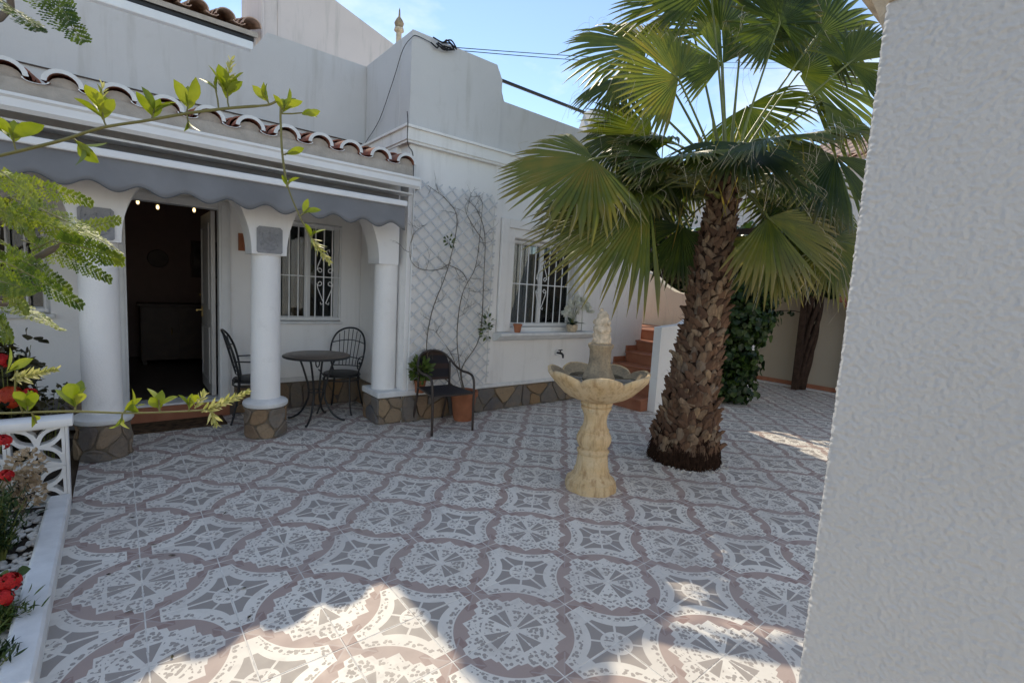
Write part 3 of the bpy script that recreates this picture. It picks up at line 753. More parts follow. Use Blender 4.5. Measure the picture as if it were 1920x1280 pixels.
def window(name, W, y, bars, depth=0.11, room_y=None, horiz=0.5, grille_out=0.03, scroll=None):
    x0, x1, z0, z1 = W; f = 0.055
    b = MB(); yy = y + depth
    for (a, c, p, q) in ((x0, x0 + f, z0, z1), (x1 - f, x1, z0, z1), (x0 + f, x1 - f, z0, z0 + f), (x0 + f, x1 - f, z1 - f, z1), ((x0 + x1) / 2 - 0.035, (x0 + x1) / 2 + 0.035, z0 + f, z1 - f)):
        b.box(a, c, yy, yy + 0.05, p, q)
    win = b.build(name, M['pvc'], house, bevel=0.004)
    for a, c in ((x0 + f, (x0 + x1) / 2 - 0.035), ((x0 + x1) / 2 + 0.035, x1 - f)):
        p = MB(); p.box(a, c, yy + 0.022, yy + 0.027, z0 + f, z1 - f); p.build('pane', M['glass'], win)
    # wrought grille in front
    gy_ = y - grille_out; m_ = 0.012
    for k in range(bars):
        x = x0 + 0.03 + (x1 - x0 - 0.06) * k / (bars - 1)
        p = MB(); p.tube([(x, gy_, z0 + 0.035), (x, gy_, z1 - 0.035)], 0.0075, 8); p.build('grille_bar', M['paint'], win, smooth='auto')
    for z in (z0 + 0.035, z0 + (z1 - z0) * horiz, z1 - 0.035):
        p = MB(); p.box(x0 + 0.012, x1 - 0.012, gy_ - 0.004, gy_ + 0.004, z - 0.012, z + 0.012) if z != z0 + (z1 - z0) * horiz else p.tube([(x0 + 0.005, gy_, z), (x1 - 0.005, gy_, z)], 0.007, 8)
        p.build('grille_rail', M['paint'], win)
    for x in (x0 + 0.02, x1 - 0.02):
        for z in (z0 + 0.2, z1 - 0.2):
            p = MB(); p.tube([(x, gy_, z), (x, y + 0.03, z)], 0.006, 6); p.build('grille_stay', M['paint'], win)
    if scroll:
        cx = scroll; zc = z0 + (z1 - z0) * horiz
        for sg in (-1, 1):
            p = MB()
            for up_ in (1, -1):
                sp_ = [(cx + sg * (0.062 + 0.032 * math.cos(a) * (1 - a / 12)), gy_ - 0.004, zc + up_ * (0.075 + 0.032 * math.sin(a) * (1 - a / 12))) for a in [k * 0.45 for k in range(16)]]
                p.tube(list(reversed(sp_)) + [(cx + sg * 0.085, gy_ - 0.004, zc + up_ * 0.13), (cx + sg * 0.03, gy_ - 0.004, zc + up_ * 0.27), (cx + sg * 0.012, gy_ - 0.004, zc + up_ * 0.31)], 0.0055, 6)
                p.tube([(cx + sg * 0.01, gy_ - 0.004, zc + up_ * 0.31), (cx + sg * 0.045, gy_ - 0.004, zc + up_ * 0.33), (cx + sg * 0.05, gy_ - 0.004, zc + up_ * 0.30)], 0.005, 6)
            p.build('grille_scroll', M['paint'], win, smooth='auto')
    return win
w1 = window('window', W_R, WY, 8, 0.10, horiz=0.46, grille_out=0.045, scroll=1.95)
window('window', W_L, WY, 9, 0.10, horiz=0.5, grille_out=0.03)
w3 = window('window', W_B, BY, 10, 0.12, horiz=0.5, grille_out=-0.03, scroll=4.47)
for k, (x0, x1, y, z0, z1) in enumerate(((1.46, 1.70, WY + 0.30, 1.0, 2.3), (2.02, 2.16, WY + 0.30, 1.0, 2.3), (4.02, 4.30, BY + 0.34, 1.0, 2.3), (4.85, 5.12, BY + 0.34, 1.0, 2.3))):
    b = MB(); n = 40; vs = []; fs = []
    for i in range(n + 1):
        x = x0 + (x1 - x0) * i / n; yy = y + 0.02 * math.sin(i * 1.3); vs += [(x, yy, z0), (x, yy, z1)]
    fs = [(2 * i, 2 * i + 2, 2 * i + 3, 2 * i + 1) for i in range(n)]; b.add(vs, fs); b.build('curtain', M['curtain'], w1 if k < 2 else w3, smooth=True)
# moulded surround and sill of the bay window
x0, x1, z0, z1 = W_B
b = MB()
for (o_, i_, e) in ((0.225, 0.115, 0.05), (0.113, 0.004, 0.030)):
    for (a, c, p, q) in ((x0 - o_, x0 - i_, z0 - 0.05, z1 + o_), (x1 + i_, x1 + o_, z0 - 0.05, z1 + o_), (x0 - i_, x1 + i_, z1 + i_, z1 + o_)):
        b.box(a, c, BY - e, BY - 0.001, p, q)
b.build('window_surround', M['stucco'], house, bevel=0.006)
b = MB(); zs = z0 - 0.05
b.prism([(0.0, zs - 0.005), (-0.20, zs - 0.005), (-0.20, zs - 0.035), (-0.165, zs - 0.05), (-0.13, zs - 0.085), (-0.075, zs - 0.105), (-0.03, zs - 0.115), (0.0, zs - 0.115)], lambda u, v: (x0 - 0.275 - (0 if u > -0.1 else 0.0), BY + u, v), lambda u, v: (x1 + 0.285, BY + u, v))
b.build('window_sill', M['oldpaint'], house, fix=True)
b = MB(); b.box(W_R[0] - 0.03, W_R[1] + 0.02, WY - 0.035, WY + 0.10, W_R[2] - 0.03, W_R[2] - 0.002); b.build('window_sill', M['oldpaint'], house, bevel=0.005)
b = MB(); b.box(W_L[0] - 0.03, W_L[1] + 0.03, WY - 0.05, WY + 0.10, W_L[2] - 0.04, W_L[2] - 0.002); b.build('window_sill', M['oldpaint'], house, bevel=0.005)

# roof terrace: eave with tiles and rolled awning cassette, gable wall
TYR = 7.4
b = MB(); b.box(-3.5, 1.45, TYR, TYR + 0.10, 4.44, 4.545); b.build('terrace_awning_box', M['paint'], house, bevel=0.012)
b = MB(); b.box(-3.5, 1.46, TYR + 0.02, TYR + 0.12, 4.557, 4.605); b.build('terrace_awning_roller', M['black'], house)
b = MB(); b.box(-3.5, 1.5, TYR + 0.12, TYR + 0.22, 3.3, 4.70); b.build('terrace_wall', M['pink'], house)
b = MB(); b.add([(x, y, z) for x in (-3.5, 1.5) for y, z in ((TYR - 0.02, 4.60), (TYR + 2.2, 5.35), (TYR + 2.2, 5.41), (TYR - 0.02, 4.66))], [(0, 1, 2, 3), (7, 6, 5, 4), (0, 4, 5, 1), (1, 5, 6, 2), (2, 6, 7, 3), (3, 7, 4, 0)])
troof = b.build('terrace_roof', M['mortar'], house)
lay_tiles(troof, 1.42 - 9 * PITCH, 10, 5, TYR - 0.06, 4.685, math.atan(0.75 / 2.22), False, M['oldroof'])
gw = plate([(1.79, 3.3), (3.7, 3.3), (3.7, 5.20), (1.79, 5.80)], [], 0.2, at_y(7.7)); gw.materials.append(M['pink']); link('gable_wall', gw, house)
b = MB(); b.box(1.60, 1.788, 7.61, 9.0, 3.3, 5.80); b.build('gable_side_wall', M['pink'], house)
b = MB(); b.tube([(1.60, 7.60, 4.6), (1.60, 7.60, 5.9)], 0.022, 8); b.build('downpipe', M['pink'], house)

# ------------------------------------------------------------------ stairs at the end of the bay
stair = thing('outside_stair', 'terracotta tiled steps climbing past the end of the bay behind the palm', 'stairs', (5.5, 4.3, 0))
SX, RUN, RISE = 5.48, 0.29, 0.168
for k in range(6):
    xa = SX + k * RUN; zt = (k + 1) * RISE
    b = MB(); b.box(xa, 8.28, 3.87, BY - 0.03 if xa < BX1 - 0.25 else 6.4, zt - RISE + (0.001 if k else 0), zt - 0.026); st = b.build('step', M['step'], stair)
    b = MB(); b.box(xa - 0.03, xa + RUN + 0.02 if k < 5 else 8.28, 3.868, BY - 0.028 if xa < BX1 - 0.25 else 6.4, zt - 0.025, zt); b.build('tread', M['step'], st, bevel=0.008)
    if xa < BX1 - 0.3:
        b = MB(); b.box(xa + 0.02, xa + RUN - 0.004, BY - 0.026, BY - 0.001, zt + 0.002, zt + 0.085); b.build('skirting_tile', M['step'], st)
sw = plate([(5.63, 0), (8.4, 0), (8.4, 2.25), (6.4, 1.30), (6.15, 1.20), (5.63, 1.16)], [], 0.115, at_y(3.808)); sw.materials.append(M['smooth']); link('stair_wall', sw, stair, 0.012)

cw = plate([(3.9, 0.0), (6.6, 0.0), (6.6, 2.30), (6.1, 2.12), (5.8, 1.98), (5.55, 1.80), (5.3, 1.68), (5.0, 1.63), (4.6, 1.62), (3.9, 1.62)], [], 0.18, Matrix.Translation((8.38, 0, 0)) @ Matrix(((0, 0, 1, 0), (1, 0, 0, 0), (0, 1, 0, 0), (0, 0, 0, 1))))
cw.materials.append(M['cream']); tag(link('garden_wall', cw, None, 0.02), 'cream wall with a curved top beside the terracotta steps', 'wall')

# boundary wall at the far right with a pale strip coloured in for sunlight at its foot
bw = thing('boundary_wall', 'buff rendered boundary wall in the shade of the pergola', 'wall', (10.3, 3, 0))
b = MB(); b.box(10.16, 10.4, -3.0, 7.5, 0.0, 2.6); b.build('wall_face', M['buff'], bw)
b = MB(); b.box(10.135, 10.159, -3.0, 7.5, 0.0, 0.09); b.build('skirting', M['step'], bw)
b = MB(); b.box(9.98, 10.134, -3.0, 7.5, -0.003, 0.012); b.build('kerb', M['paint'], bw)  # white strip standing in for sunlight along the wall foot
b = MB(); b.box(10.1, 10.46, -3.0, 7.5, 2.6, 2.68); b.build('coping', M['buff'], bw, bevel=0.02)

# unseen white wall added behind the viewpoint to bounce sunlight into the courtyard
b = MB(); b.box(-4.5, 0.2, -1.95, -1.7, 0.0, 3.2); b.box(1.9, 10.16, -1.95, -1.7, 0.0, 3.2); b.box(0.2, 1.9, -1.95, -1.7, 2.3, 3.2)
struct(b.build('bounce_wall', M['stucco']))

# neighbouring house beyond
nh = thing('neighbouring_house', 'pale pink house with a red tiled roof behind the palm crown', 'house', (14.5, 7, 0))
b = MB(); b.box(12.8, 18, 1.5, 13.0, 0, 4.72); b.build('wall', M['pink'], nh)
b = MB(); b.add([(12.45, 1.2, 4.72), (12.45, 13.3, 4.72), (15.6, 13.3, 5.95), (15.6, 1.2, 5.95), (12.45, 1.2, 4.80), (12.45, 13.3, 4.80), (15.6, 13.3, 6.03), (15.6, 1.2, 6.03)],
                [(0, 3, 2, 1), (4, 5, 6, 7), (0, 1, 5, 4), (1, 2, 6, 5), (2, 3, 7, 6), (3, 0, 4, 7)]); nr = b.build('roof', M['oldroof'], nh)
for i in range(42):
    b = MB(); y = 1.35 + i * PITCH; n = 6; vs = []
    for x, z in ((12.40, 4.80), (15.6, 6.05)):
        for q in range(n + 1): vs.append((x, y + 0.1 * math.cos(math.pi * q / n), z + 0.085 * math.sin(math.pi * q / n)))
    b.add(vs, [(q, q + 1, n + 2 + q, n + 1 + q) for q in range(n)]); b.build('tile_row', M['oldroof'], nr, smooth=True)
for (y0, y1) in ((4.4, 5.4), (7.2, 8.2), (10, 11)):
    b = MB(); b.box(12.78, 12.799, y0, y1, 2.2, 3.6); w = b.build('window', M['pvc'], nh)
    b = MB(); b.box(12.765, 12.779, y0 + .06, y1 - .06, 2.26, 3.54); b.build('pane', M['glass'], w)

# ------------------------------------------------------------------ pergola smothered in vines
def cloud(mb, pts, n, L, W, r, bias=(0, 0, 0.4), shades=(0.1, 0.9)):
    """leaves scattered through balls (centre, radii)"""
    tot = sum(p[1][0] * p[1][1] * p[1][2] for p in pts)
    for c, rad in pts:
        k = int(n * rad[0] * rad[1] * rad[2] / tot)
        for _ in range(k):
            d = rv(r); q = (0.55 + 0.45 * r.random()) ; p = Vector((c[0] + d.x * rad[0] * q, c[1] + d.y * rad[1] * q, c[2] + d.z * rad[2] * q))
            nr_ = (d + Vector(bias) + rv(r) * 0.7).normalized(); dd = (rv(r) + Vector((0, 0, -0.5)))
            mb.cur = r.uniform(*shades); s = r.uniform(0.7, 1.25)
            leaf(mb, p, dd, nr_, L * s, W * s, 0.2, 0.2, (0, 0.8, 1.0, 0.75, 0))
per = thing('pergola', 'timber pergola roofed with dense dark vine leaves beyond the palm trunk', 'pergola', (8.5, 3.6, 0))
for (x, y) in ((7.3, 3.72), (9.75, 3.55), (7.3, 6.6), (9.75, 6.6)):
    b = MB(); b.box(x - .05, x + .05, y - .05, y + .05, 0, 2.4); b.build('post', M['brownwood'], per, bevel=0.006)
for y in (3.6, 6.6):
    b = MB(); b.box(6.95, 10.15, y - .045, y + .045, 2.4, 2.52); b.build('beam', M['brownwood'], per)
for k in range(7):
    x = 7.0 + k * 0.5; b = MB(); b.box(x - .03, x + .03, 3.3, 6.9, 2.521, 2.6); b.build('rafter', M['brownwood'], per)
r = random.Random(3)
b = MB(); pts = []
for i in range(7):
    for j in range(8):
        if j > 3 and i < 4: continue
        pts.append(((7.55 + i * 0.43 + r.uniform(-.1, .1), 3.35 + j * 0.5 + r.uniform(-.1, .1), 2.55 + r.uniform(-.12, .1)), (0.42, 0.42, 0.2)))
for i in range(9): pts.append(((7.45 + i * 0.34, 3.30 + r.uniform(-.1, .1), 2.22 + r.uniform(-.15, .12)), (0.3, 0.22, 0.28 + r.uniform(0, .2))))
cloud(b, pts, 11000, 0.12, 0.115, r)
stuff(b.build('vine_canopy', M['darkleaf'], per))
ivy = thing('ivy_column', 'dense dark green ivy column right of the palm trunk', 'ivy', (7.45, 3.72, 0))
b = MB(); pts = []
for i in range(19):
    z = 0.1 + i * 0.135; w = 0.42 + 0.08 * math.sin(i * 0.9) + 0.09 * z
    pts.append(((7.45 + r.uniform(-.07, .07) + max(0, z - 1.5) * 0.25, 3.70 + r.uniform(-.08, .08) - max(0, z - 1.5) * 0.25, z), (w * 0.85, w, 0.2)))
cloud(b, pts, 7500, 0.10, 0.10, r, (0, -0.2, 0.3), (0.15, 1.0))
stuff(b.build('foliage', M['darkleaf'], ivy))
b = MB()
for k in range(6): b.tube(spline([(7.4 + r.uniform(-.1, .1), 3.7 + r.uniform(-.1, .1), 0), (7.4 + r.uniform(-.2, .2), 3.7 + r.uniform(-.15, .15), 1.1), (7.45 + r.uniform(-.2, .3), 3.65 + r.uniform(-.2, .2), 2.4)], 5), [0.03, 0.02], 6)
b.build('stem', M['brownwood'], ivy, smooth=True)
vt = thing('old_vine', 'gnarled dark vine trunk twisting up in front of the buff wall', 'vine', (9.95, 3.5, 0))
for k in range(7):
    a = k * 0.9; b = MB(); pts = []
    for i in range(10):
        t = i / 9; tw = a + t * 3.5; rad = 0.10 * (0.6 + 0.9 * t + 0.25 * math.sin(t * 9 + k))
        pts.append((9.9 + rad * math.cos(tw) - 0.02 * t, 3.5 + rad * math.sin(tw) - 0.05 * t, t * 2.4))
    b.tube(spline(pts, 3), [0.055 - 0.004 * k, 0.05 - 0.003 * k, 0.06], 7); b.build('trunk_strand', M['brownwood'], vt, smooth=True)
b = MB(); b.tube(spline([(9.8, 3.55, 1.42), (9.75, 3.8, 1.45), (9.72, 4.1, 1.40)], 4), 0.008, 5); b.build('side_shoot', M['brownwood'], vt)
for k in range(5):
    b = MB(); b.cur = 0.2; leaf(b, (9.74 - .005 * k, 3.72 + k * 0.09, 1.43), (-0.2, 0.2 * (-1) ** k, -0.6 + 0.5 * (k % 2)), (-1, -0.4, 0.2), 0.10, 0.085); b.build('leaf', M['darkleaf'], vt)
bb = thing('lean_to', 'dark red tiled lean-to corner against the buff wall at the right', 'lean-to', (10, 2.6, 0))
for k in range(5):
    b = MB(); t = k * 0.11; b.box(9.7, 10.13, 3.02 - t - 0.10, 3.02 - t, 1.70 - t * 0.75 - 0.05, 1.70 - t * 0.75 + (0.04 if k % 2 else 0.045)); b.build('roof_tile', M['roof'], bb, bevel=0.01)
b = MB(); b.box(10.0, 10.13, 2.0, 2.9, 0, 1.3); b.build('back_panel', M['brownwood'], bb)

# hedge trees behind the stairs
def tree(name, label, loc, h, w, n, seed, mat, L=0.09, shades=(0.1, 0.9)):
    t = thing(name, label, 'tree', loc, group='trees behind the stairs'); r = random.Random(seed)
    b = MB(); b.tube(spline([loc, (loc[0] + .1, loc[1], h * 0.35), (loc[0], loc[1] + .1, h * 0.8)], 5), [0.10, 0.07, 0.03], 8)
    for k in range(7):
        a = k * 2.4; z = h * (0.35 + 0.07 * k); b.tube(spline([(loc[0], loc[1], z), (loc[0] + math.cos(a) * w * .4, loc[1] + math.sin(a) * w * .4, z + 0.25), (loc[0] + math.cos(a) * w * .8, loc[1] + math.sin(a) * w * .8, z + 0.5)], 4), [0.04, 0.012], 6)
    b.build('trunk', M['twig'], t, smooth=True)
    b = MB(); pts = []
    for k in range(26):
        d = rv(r); q = r.random() ** 0.4
        pts.append(((loc[0] + d.x * w * 0.8 * q, loc[1] + d.y * w * 0.8 * q, h * 0.62 + d.z * h * 0.33 * q), (w * r.uniform(.25, .4), w * r.uniform(.25, .4), h * r.uniform(.08, .13))))
    cloud(b, pts, n, L, L * 0.7, r, shades=shades); stuff(b.build('crown', mat, t))
tree('hedge_tree', 'dark green bushy tree showing above the curved cream wall', (10.0, 7.0, 0), 3.3, 1.0, 4200, 11, M['darkleaf'], 0.10, (0, 0.7))
tree('hedge_tree', 'taller dark tree behind the pergola and palm crown', (11.4, 7.6, 0), 4.0, 1.2, 3600, 12, M['darkleaf'], 0.12, (0.1, 0.8))

# ------------------------------------------------------------------ gate pillar close to the camera, with real stucco relief
pil = thing('gate_pillar', 'large rough white stucco gate pillar filling the right edge', 'pillar', (1.25, 0.0, 0))
PX, PY0, PY1, PZ = 1.05, -0.75, 0.312, 2.085
def relief(y, z, amp=0.0026):
    v = Vector((3.1, y, z))
    return amp * (noise.noise(v * 130) * 1.0 + noise.noise(v * 330) * 0.5 + noise.noise(v * 40) * 0.35)
b = MB(); ny, nz = 170, 680; ys = [PY1 - 0.42 * (i / ny) for i in range(ny + 1)]; zs = [0.55 + (PZ - 0.55) * k / nz for k in range(nz + 1)]
vs = []
for z in zs:
    for i, y in enumerate(ys):
        e = max(0.0, 1 - i / 4) ** 2 * 0.006; d = relief(y, z)
        vs.append((PX - d + e, y + (relief(z * 1.7, 5.0, 0.0016) if i < 3 else 0) * (1 - i / 3), z))
k = ny + 1
fs = [(r_ * k + c, r_ * k + c + 1, (r_ + 1) * k + c + 1, (r_ + 1) * k + c) for r_ in range(nz) for c in range(ny)]
b.add(vs, [f[::-1] for f in fs]); b.build('stucco_face', M['pillar'], pil, smooth=True)
b = MB(); nb = 60; vs = []
for z in zs:
    for j in range(nb + 1):
        x = PX + 0.006 + 0.40 * (j / nb) ** 1.5; vs.append((x, PY1 + (relief(z * 1.7, 5.0, 0.0016) if j < 2 else relief(x + 9, z)), z))
k2 = nb + 1
b.add(vs, [(r_ * k2 + c, (r_ + 1) * k2 + c, (r_ + 1) * k2 + c + 1, r_ * k2 + c + 1) for r_ in range(nz) for c in range(nb)]); b.build('stucco_face', M['pillar'], pil, smooth=True)
b = MB(); b.box(PX + 0.004, PX + 0.40, PY0, PY1 - 0.006, 0.0, PZ); b.build('core', M['pillar'], pil)
b = MB(); b.box(PX, PX + 0.42, PY0, PY1, 0.0, 0.549); b.build('foot', M['pillar'], pil)
b = MB(); pr_ = [(0.0, PZ - 0.04), (0.012, PZ - 0.03), (0.02, PZ - 0.005), (0.035, PZ + 0.03), (0.06, PZ + 0.05), (0.06, PZ + 0.14), (0.0, PZ + 0.14)]
b.prism(pr_, lambda u, v: (PX + 0.03, PY1 - 0.004 + u, v), lambda u, v: (PX + 0.46, PY1 - 0.004 + u, v)); b.box(PX - 0.005, PX + 0.46, PY0, PY1 - 0.005, PZ + 0.0, PZ + 0.14)
b.build('capital', M['palestone'], pil, fix=True)

# ------------------------------------------------------------------ planting bed, kerb and breeze-block screen on the left
KX = -0.262
bed = MB(); vs = []; nx, ny = 24, 60
for j in range(ny + 1):
    for i in range(nx + 1):
        x = KX - 0.06 - 1.7 * i / nx; y = 0.6 + 5.0 * j / ny; vs.append((x, y, 0.035 + 0.03 * noise.noise(Vector((x * 4, y * 4, 0)))))
bed.add(vs, [(j * (nx + 1) + i, (j + 1) * (nx + 1) + i, (j + 1) * (nx + 1) + i + 1, j * (nx + 1) + i + 1) for j in range(ny) for i in range(nx)])
struct(bed.build('flower_bed', M['soil'], smooth=True))
kb = MB(); n = 70
for sgn in (0,):
    vs = []
    for j in range(n + 1):
        y = 0.8 + (4.06 - 0.8) * j / n; w = 0.004 * noise.noise(Vector((0, y * 5, 3)))
        for (x, z) in ((0, 0.0), (0, 0.088), (-0.01, 0.10), (-0.092, 0.102), (-0.104, 0.09), (-0.104, 0.0)): vs.append((KX + x + w, y, z + w * 0.6 - 0.004))
    kb.add(vs, [(j * 6 + i, j * 6 + i + 1, (j + 1) * 6 + i + 1, (j + 1) * 6 + i) for j in range(n) for i in range(5)] + [(5, 4, 3, 2, 1, 0), tuple(n * 6 + i for i in range(6))])
tag(kb.build('bed_kerb', M['oldpaint'], fix=True), 'white painted kerb edging the pebble flower bed', 'kerb')

scr = thing('breeze_block_screen', 'low white breeze-block screen wall with leaf shaped openings at the left', 'screen wall', (-0.8, 4.1, 0))
BS = 0.262
def leafhole(cx, cy, a, L, W, n=7):
    pts = []
    for s in (1, -1):
        for i in range(n):
            t = i / n if s == 1 else 1 - i / n
            x = (t - 0.5) * L; y = s * W * math.sin(math.pi * t) / 2; pts.append((cx + x * math.cos(a) - y * math.sin(a), cy + x * math.sin(a) + y * math.cos(a)))
    return pts
h_ = BS / 2 - 0.001; holes = []
for q in range(4):
    a = math.pi / 4 + q * math.pi / 2; holes.append(leafhole(math.cos(a) * 0.088, math.sin(a) * 0.088, a, 0.142, 0.056))
    e = q * math.pi / 2; ca, sa = math.cos(e), math.sin(e)
    tri = [(0.058, 0.0), (0.080, 0.011), (0.114, 0.048), (0.1145, -0.048), (0.080, -0.011)]
    holes.append([(x * ca - y * sa, x * sa + y * ca) for x, y in tri])
blk = plate([(-h_, -h_), (h_, -h_), (h_, h_), (-h_, h_)], holes, 0.075, XZ); blk.materials.append(M['oldpaint'])
for i in range(6):
    for j in range(2):
        o = bpy.data.objects.new('breeze_block', blk); COL.objects.link(o); o.parent = scr
        o.matrix_parent_inverse = wm(scr).inverted(); o.location = (-0.277 - (i + 0.5) * BS, 4.115, 0.022 + (j + 0.5) * BS)
b = MB(); b.box(-0.276, -0.262, 4.075, 4.155, 0.0, 0.54); b.build('end_post', M['oldpaint'], scr)
b = MB(); b.box(-1.9, -0.262, 4.07, 4.16, -0.01, 0.021); b.build('footing', M['oldpaint'], scr)
b = MB(); b.prism([(-0.06, 0.541), (0.06, 0.541), (0.066, 0.56), (0.06, 0.585), (0.035, 0.60), (-0.035, 0.60), (-0.06, 0.585), (-0.066, 0.56)], lambda u, v: (-1.9, 4.115 + u, v), lambda u, v: (-0.238, 4.115 + u, v)); b.build('coping', M['paint'], scr, smooth='auto', fix=True)

# ------------------------------------------------------------------ fountain
FX, FY = 2.945, 2.495
ft = thing('fountain', 'ochre stone garden fountain with petal bowl and pale carved finial', 'fountain', (FX, FY, 0))
def octa(a, r, z): return r * (1 - 0.035 * math.cos(8 * a)) if z < 0.30 else r
b = MB(); b.lathe([(0.0, 0.0), (0.208, 0.0), (0.208, 0.035), (0.200, 0.055), (0.198, 0.075), (0.186, 0.085), (0.170, 0.105), (0.150, 0.128), (0.142, 0.150)], (FX, FY, 0), 48, lambda a, r, z: r * (0.93 + 0.075 * abs(math.cos(4 * (a + 0.3))) ** 0.6 * (1 if z < 0.08 else 0.4)))
b.build('foot', M['sandstone'], ft, smooth='auto')
b = MB(); b.lathe([(0.142, 0.150), (0.134, 0.165), (0.128, 0.18), (0.121, 0.25), (0.117, 0.285), (0.126, 0.295), (0.128, 0.315), (0.115, 0.325), (0.106, 0.335), (0.124, 0.355), (0.137, 0.39), (0.137, 0.42), (0.126, 0.45), (0.110, 0.475), (0.114, 0.48), (0.110, 0.492), (0.100, 0.50), (0.092, 0.53), (0.089, 0.56), (0.094, 0.60), (0.108, 0.635), (0.118, 0.65), (0.121, 0.668), (0.110, 0.675), (0.123, 0.685), (0.125, 0.70), (0.116, 0.715)], (FX, FY, 0), 48, lambda a, r, z: r * (1 + 0.012 * math.cos(8 * a)))
b.build('pedestal', M['sandstone'], ft, smooth='auto')
def bowl_r(a, r, z): return r * (1 + 0.085 * max(0, (r - 0.16) / 0.24) * (abs(math.cos(3.5 * (a - 0.35))) ** 0.55 - 0.75) * 2.2)
def bowl(prof, lift, n=126):
    vs = []
    for r, z in prof:
        for j in range(n):
            a = 2 * math.pi * j / n; w = max(0, (r - 0.14) / 0.27); pet = abs(math.cos(3.5 * (a - 0.35)))
            q = r * (1 - 0.13 * w * (1 - pet ** 0.55)); zz = z + lift * w * w * (pet ** 0.5 - 0.6) - 0.02 * w * (1 - pet)
            vs.append((FX + q * math.cos(a), FY + q * math.sin(a), zz))
    k = len(prof); return vs, [(i * n + j, i * n + (j + 1) % n, (i + 1) * n + (j + 1) % n, (i + 1) * n + j) for i in range(k - 1) for j in range(n)]
out = [(0.06, 0.716), (0.115, 0.717), (0.165, 0.728), (0.225, 0.752), (0.285, 0.792), (0.335, 0.84), (0.380, 0.885), (0.408, 0.915), (0.412, 0.94), (0.400, 0.95), (0.385, 0.944)]
inn = [(0.385, 0.944), (0.36, 0.915), (0.31, 0.885), (0.25, 0.865), (0.17, 0.858), (0.0, 0.857)]
b = MB(); b.add(*bowl(out, 0.042)); bw_ = b.build('bowl', M['sandstone'], ft, smooth=True)
b = MB(); b.add(*bowl(inn, 0.042)); b.build('bowl_inside', M['mossy'], bw_, smooth=True)
b = MB(); vs, fs = bowl([(0.0, 0.892), (0.31, 0.892)], 0.0, 63); b.add(vs, fs); b.build('water', M['water'], ft)
b = MB(); b.lathe([(0.0, 0.86), (0.108, 0.86), (0.122, 0.885), (0.124, 0.90), (0.112, 0.93), (0.095, 0.965), (0.083, 1.02), (0.080, 1.08), (0.083, 1.125), (0.098, 1.145), (0.100, 1.165), (0.088, 1.172), (0, 1.172)], (FX, FY, 0), 40, lambda a, r, z: r * (1 + 0.035 * math.cos(8 * a) * (1 if z < 1.14 else 0.4)), cap=False)
b.build('upper_pedestal', M['mossy'], ft, smooth='auto')
fin = MB(); n = 40
fin.lathe([(0.0, 1.17), (0.072, 1.171), (0.075, 1.19), (0.068, 1.205), (0.070, 1.24), (0.064, 1.262), (0.070, 1.27), (0.069, 1.30), (0.058, 1.312), (0.062, 1.33), (0.058, 1.36), (0.046, 1.375), (0.045, 1.395), (0.036, 1.408), (0.022, 1.425), (0.0, 1.43)], (FX, FY, 0), n, lambda a, r, z: r * (1 + 0.10 * noise.noise(Vector((math.cos(a) * 2.2, math.sin(a) * 2.2, z * 34))) + 0.05 * noise.noise(Vector((math.cos(a) * 6, math.sin(a) * 6, z * 70)))), cap=False)
fin.build('finial', M['palestone'], ft, smooth=True)
b = MB()
for k in range(7):
    a = k * 0.9 + 0.2; b.lathe([(0, -0.02), (0.016, -0.008), (0.018, 0.006), (0.009, 0.02), (0, 0.024)], (FX + 0.062 * math.cos(a), FY + 0.062 * math.sin(a), 1.205 + (k % 3) * 0.065), 8)
b.lathe([(0, 0), (0.018, 0.004), (0.012, 0.03), (0, 0.034)], (FX - 0.012, FY + 0.01, 1.418), 8)
b.build('carved_shells', M['palestone'], ft, smooth=True)

# ------------------------------------------------------------------ wrought iron table and chairs in the porch
tb = thing('bistro_table', 'round mosaic topped iron table between the porch columns', 'table', (1.675, 5.375, 0), 0.15, local=True)
b = MB(); b.lathe([(0.0, 0.708), (0.325, 0.708), (0.335, 0.715), (0.335, 0.728), (0.325, 0.733), (0, 0.733)], (0, 0, 0), 48, cap=False); b.build('table_top', M['mosaic'], tb, smooth='auto')
b = MB(); b.tube([(0.337 * math.cos(a * math.pi / 24), 0.337 * math.sin(a * math.pi / 24), 0.716) for a in range(49)], 0.011, 8, False); b.build('rim', M['iron'], tb, smooth=True)
for q in range(4):
    a = math.pi / 4 + q * math.pi / 2; ca, sa = math.cos(a), math.sin(a)
    b = MB(); b.tube(spline([(ca * r, sa * r, z) for r, z in ((0.20, 0.705), (0.155, 0.60), (0.095, 0.40), (0.085, 0.30), (0.10, 0.22), (0.17, 0.09), (0.25, 0.03), (0.295, 0.016), (0.305, 0.025))], 4), 0.0115, 8); b.build('leg', M['iron'], tb, smooth=True)
b = MB(); b.tube([(0.088 * math.cos(a * math.pi / 12), 0.088 * math.sin(a * math.pi / 12), 0.33) for a in range(25)], 0.007, 6, False); b.build('ring', M['iron'], tb, smooth=True)

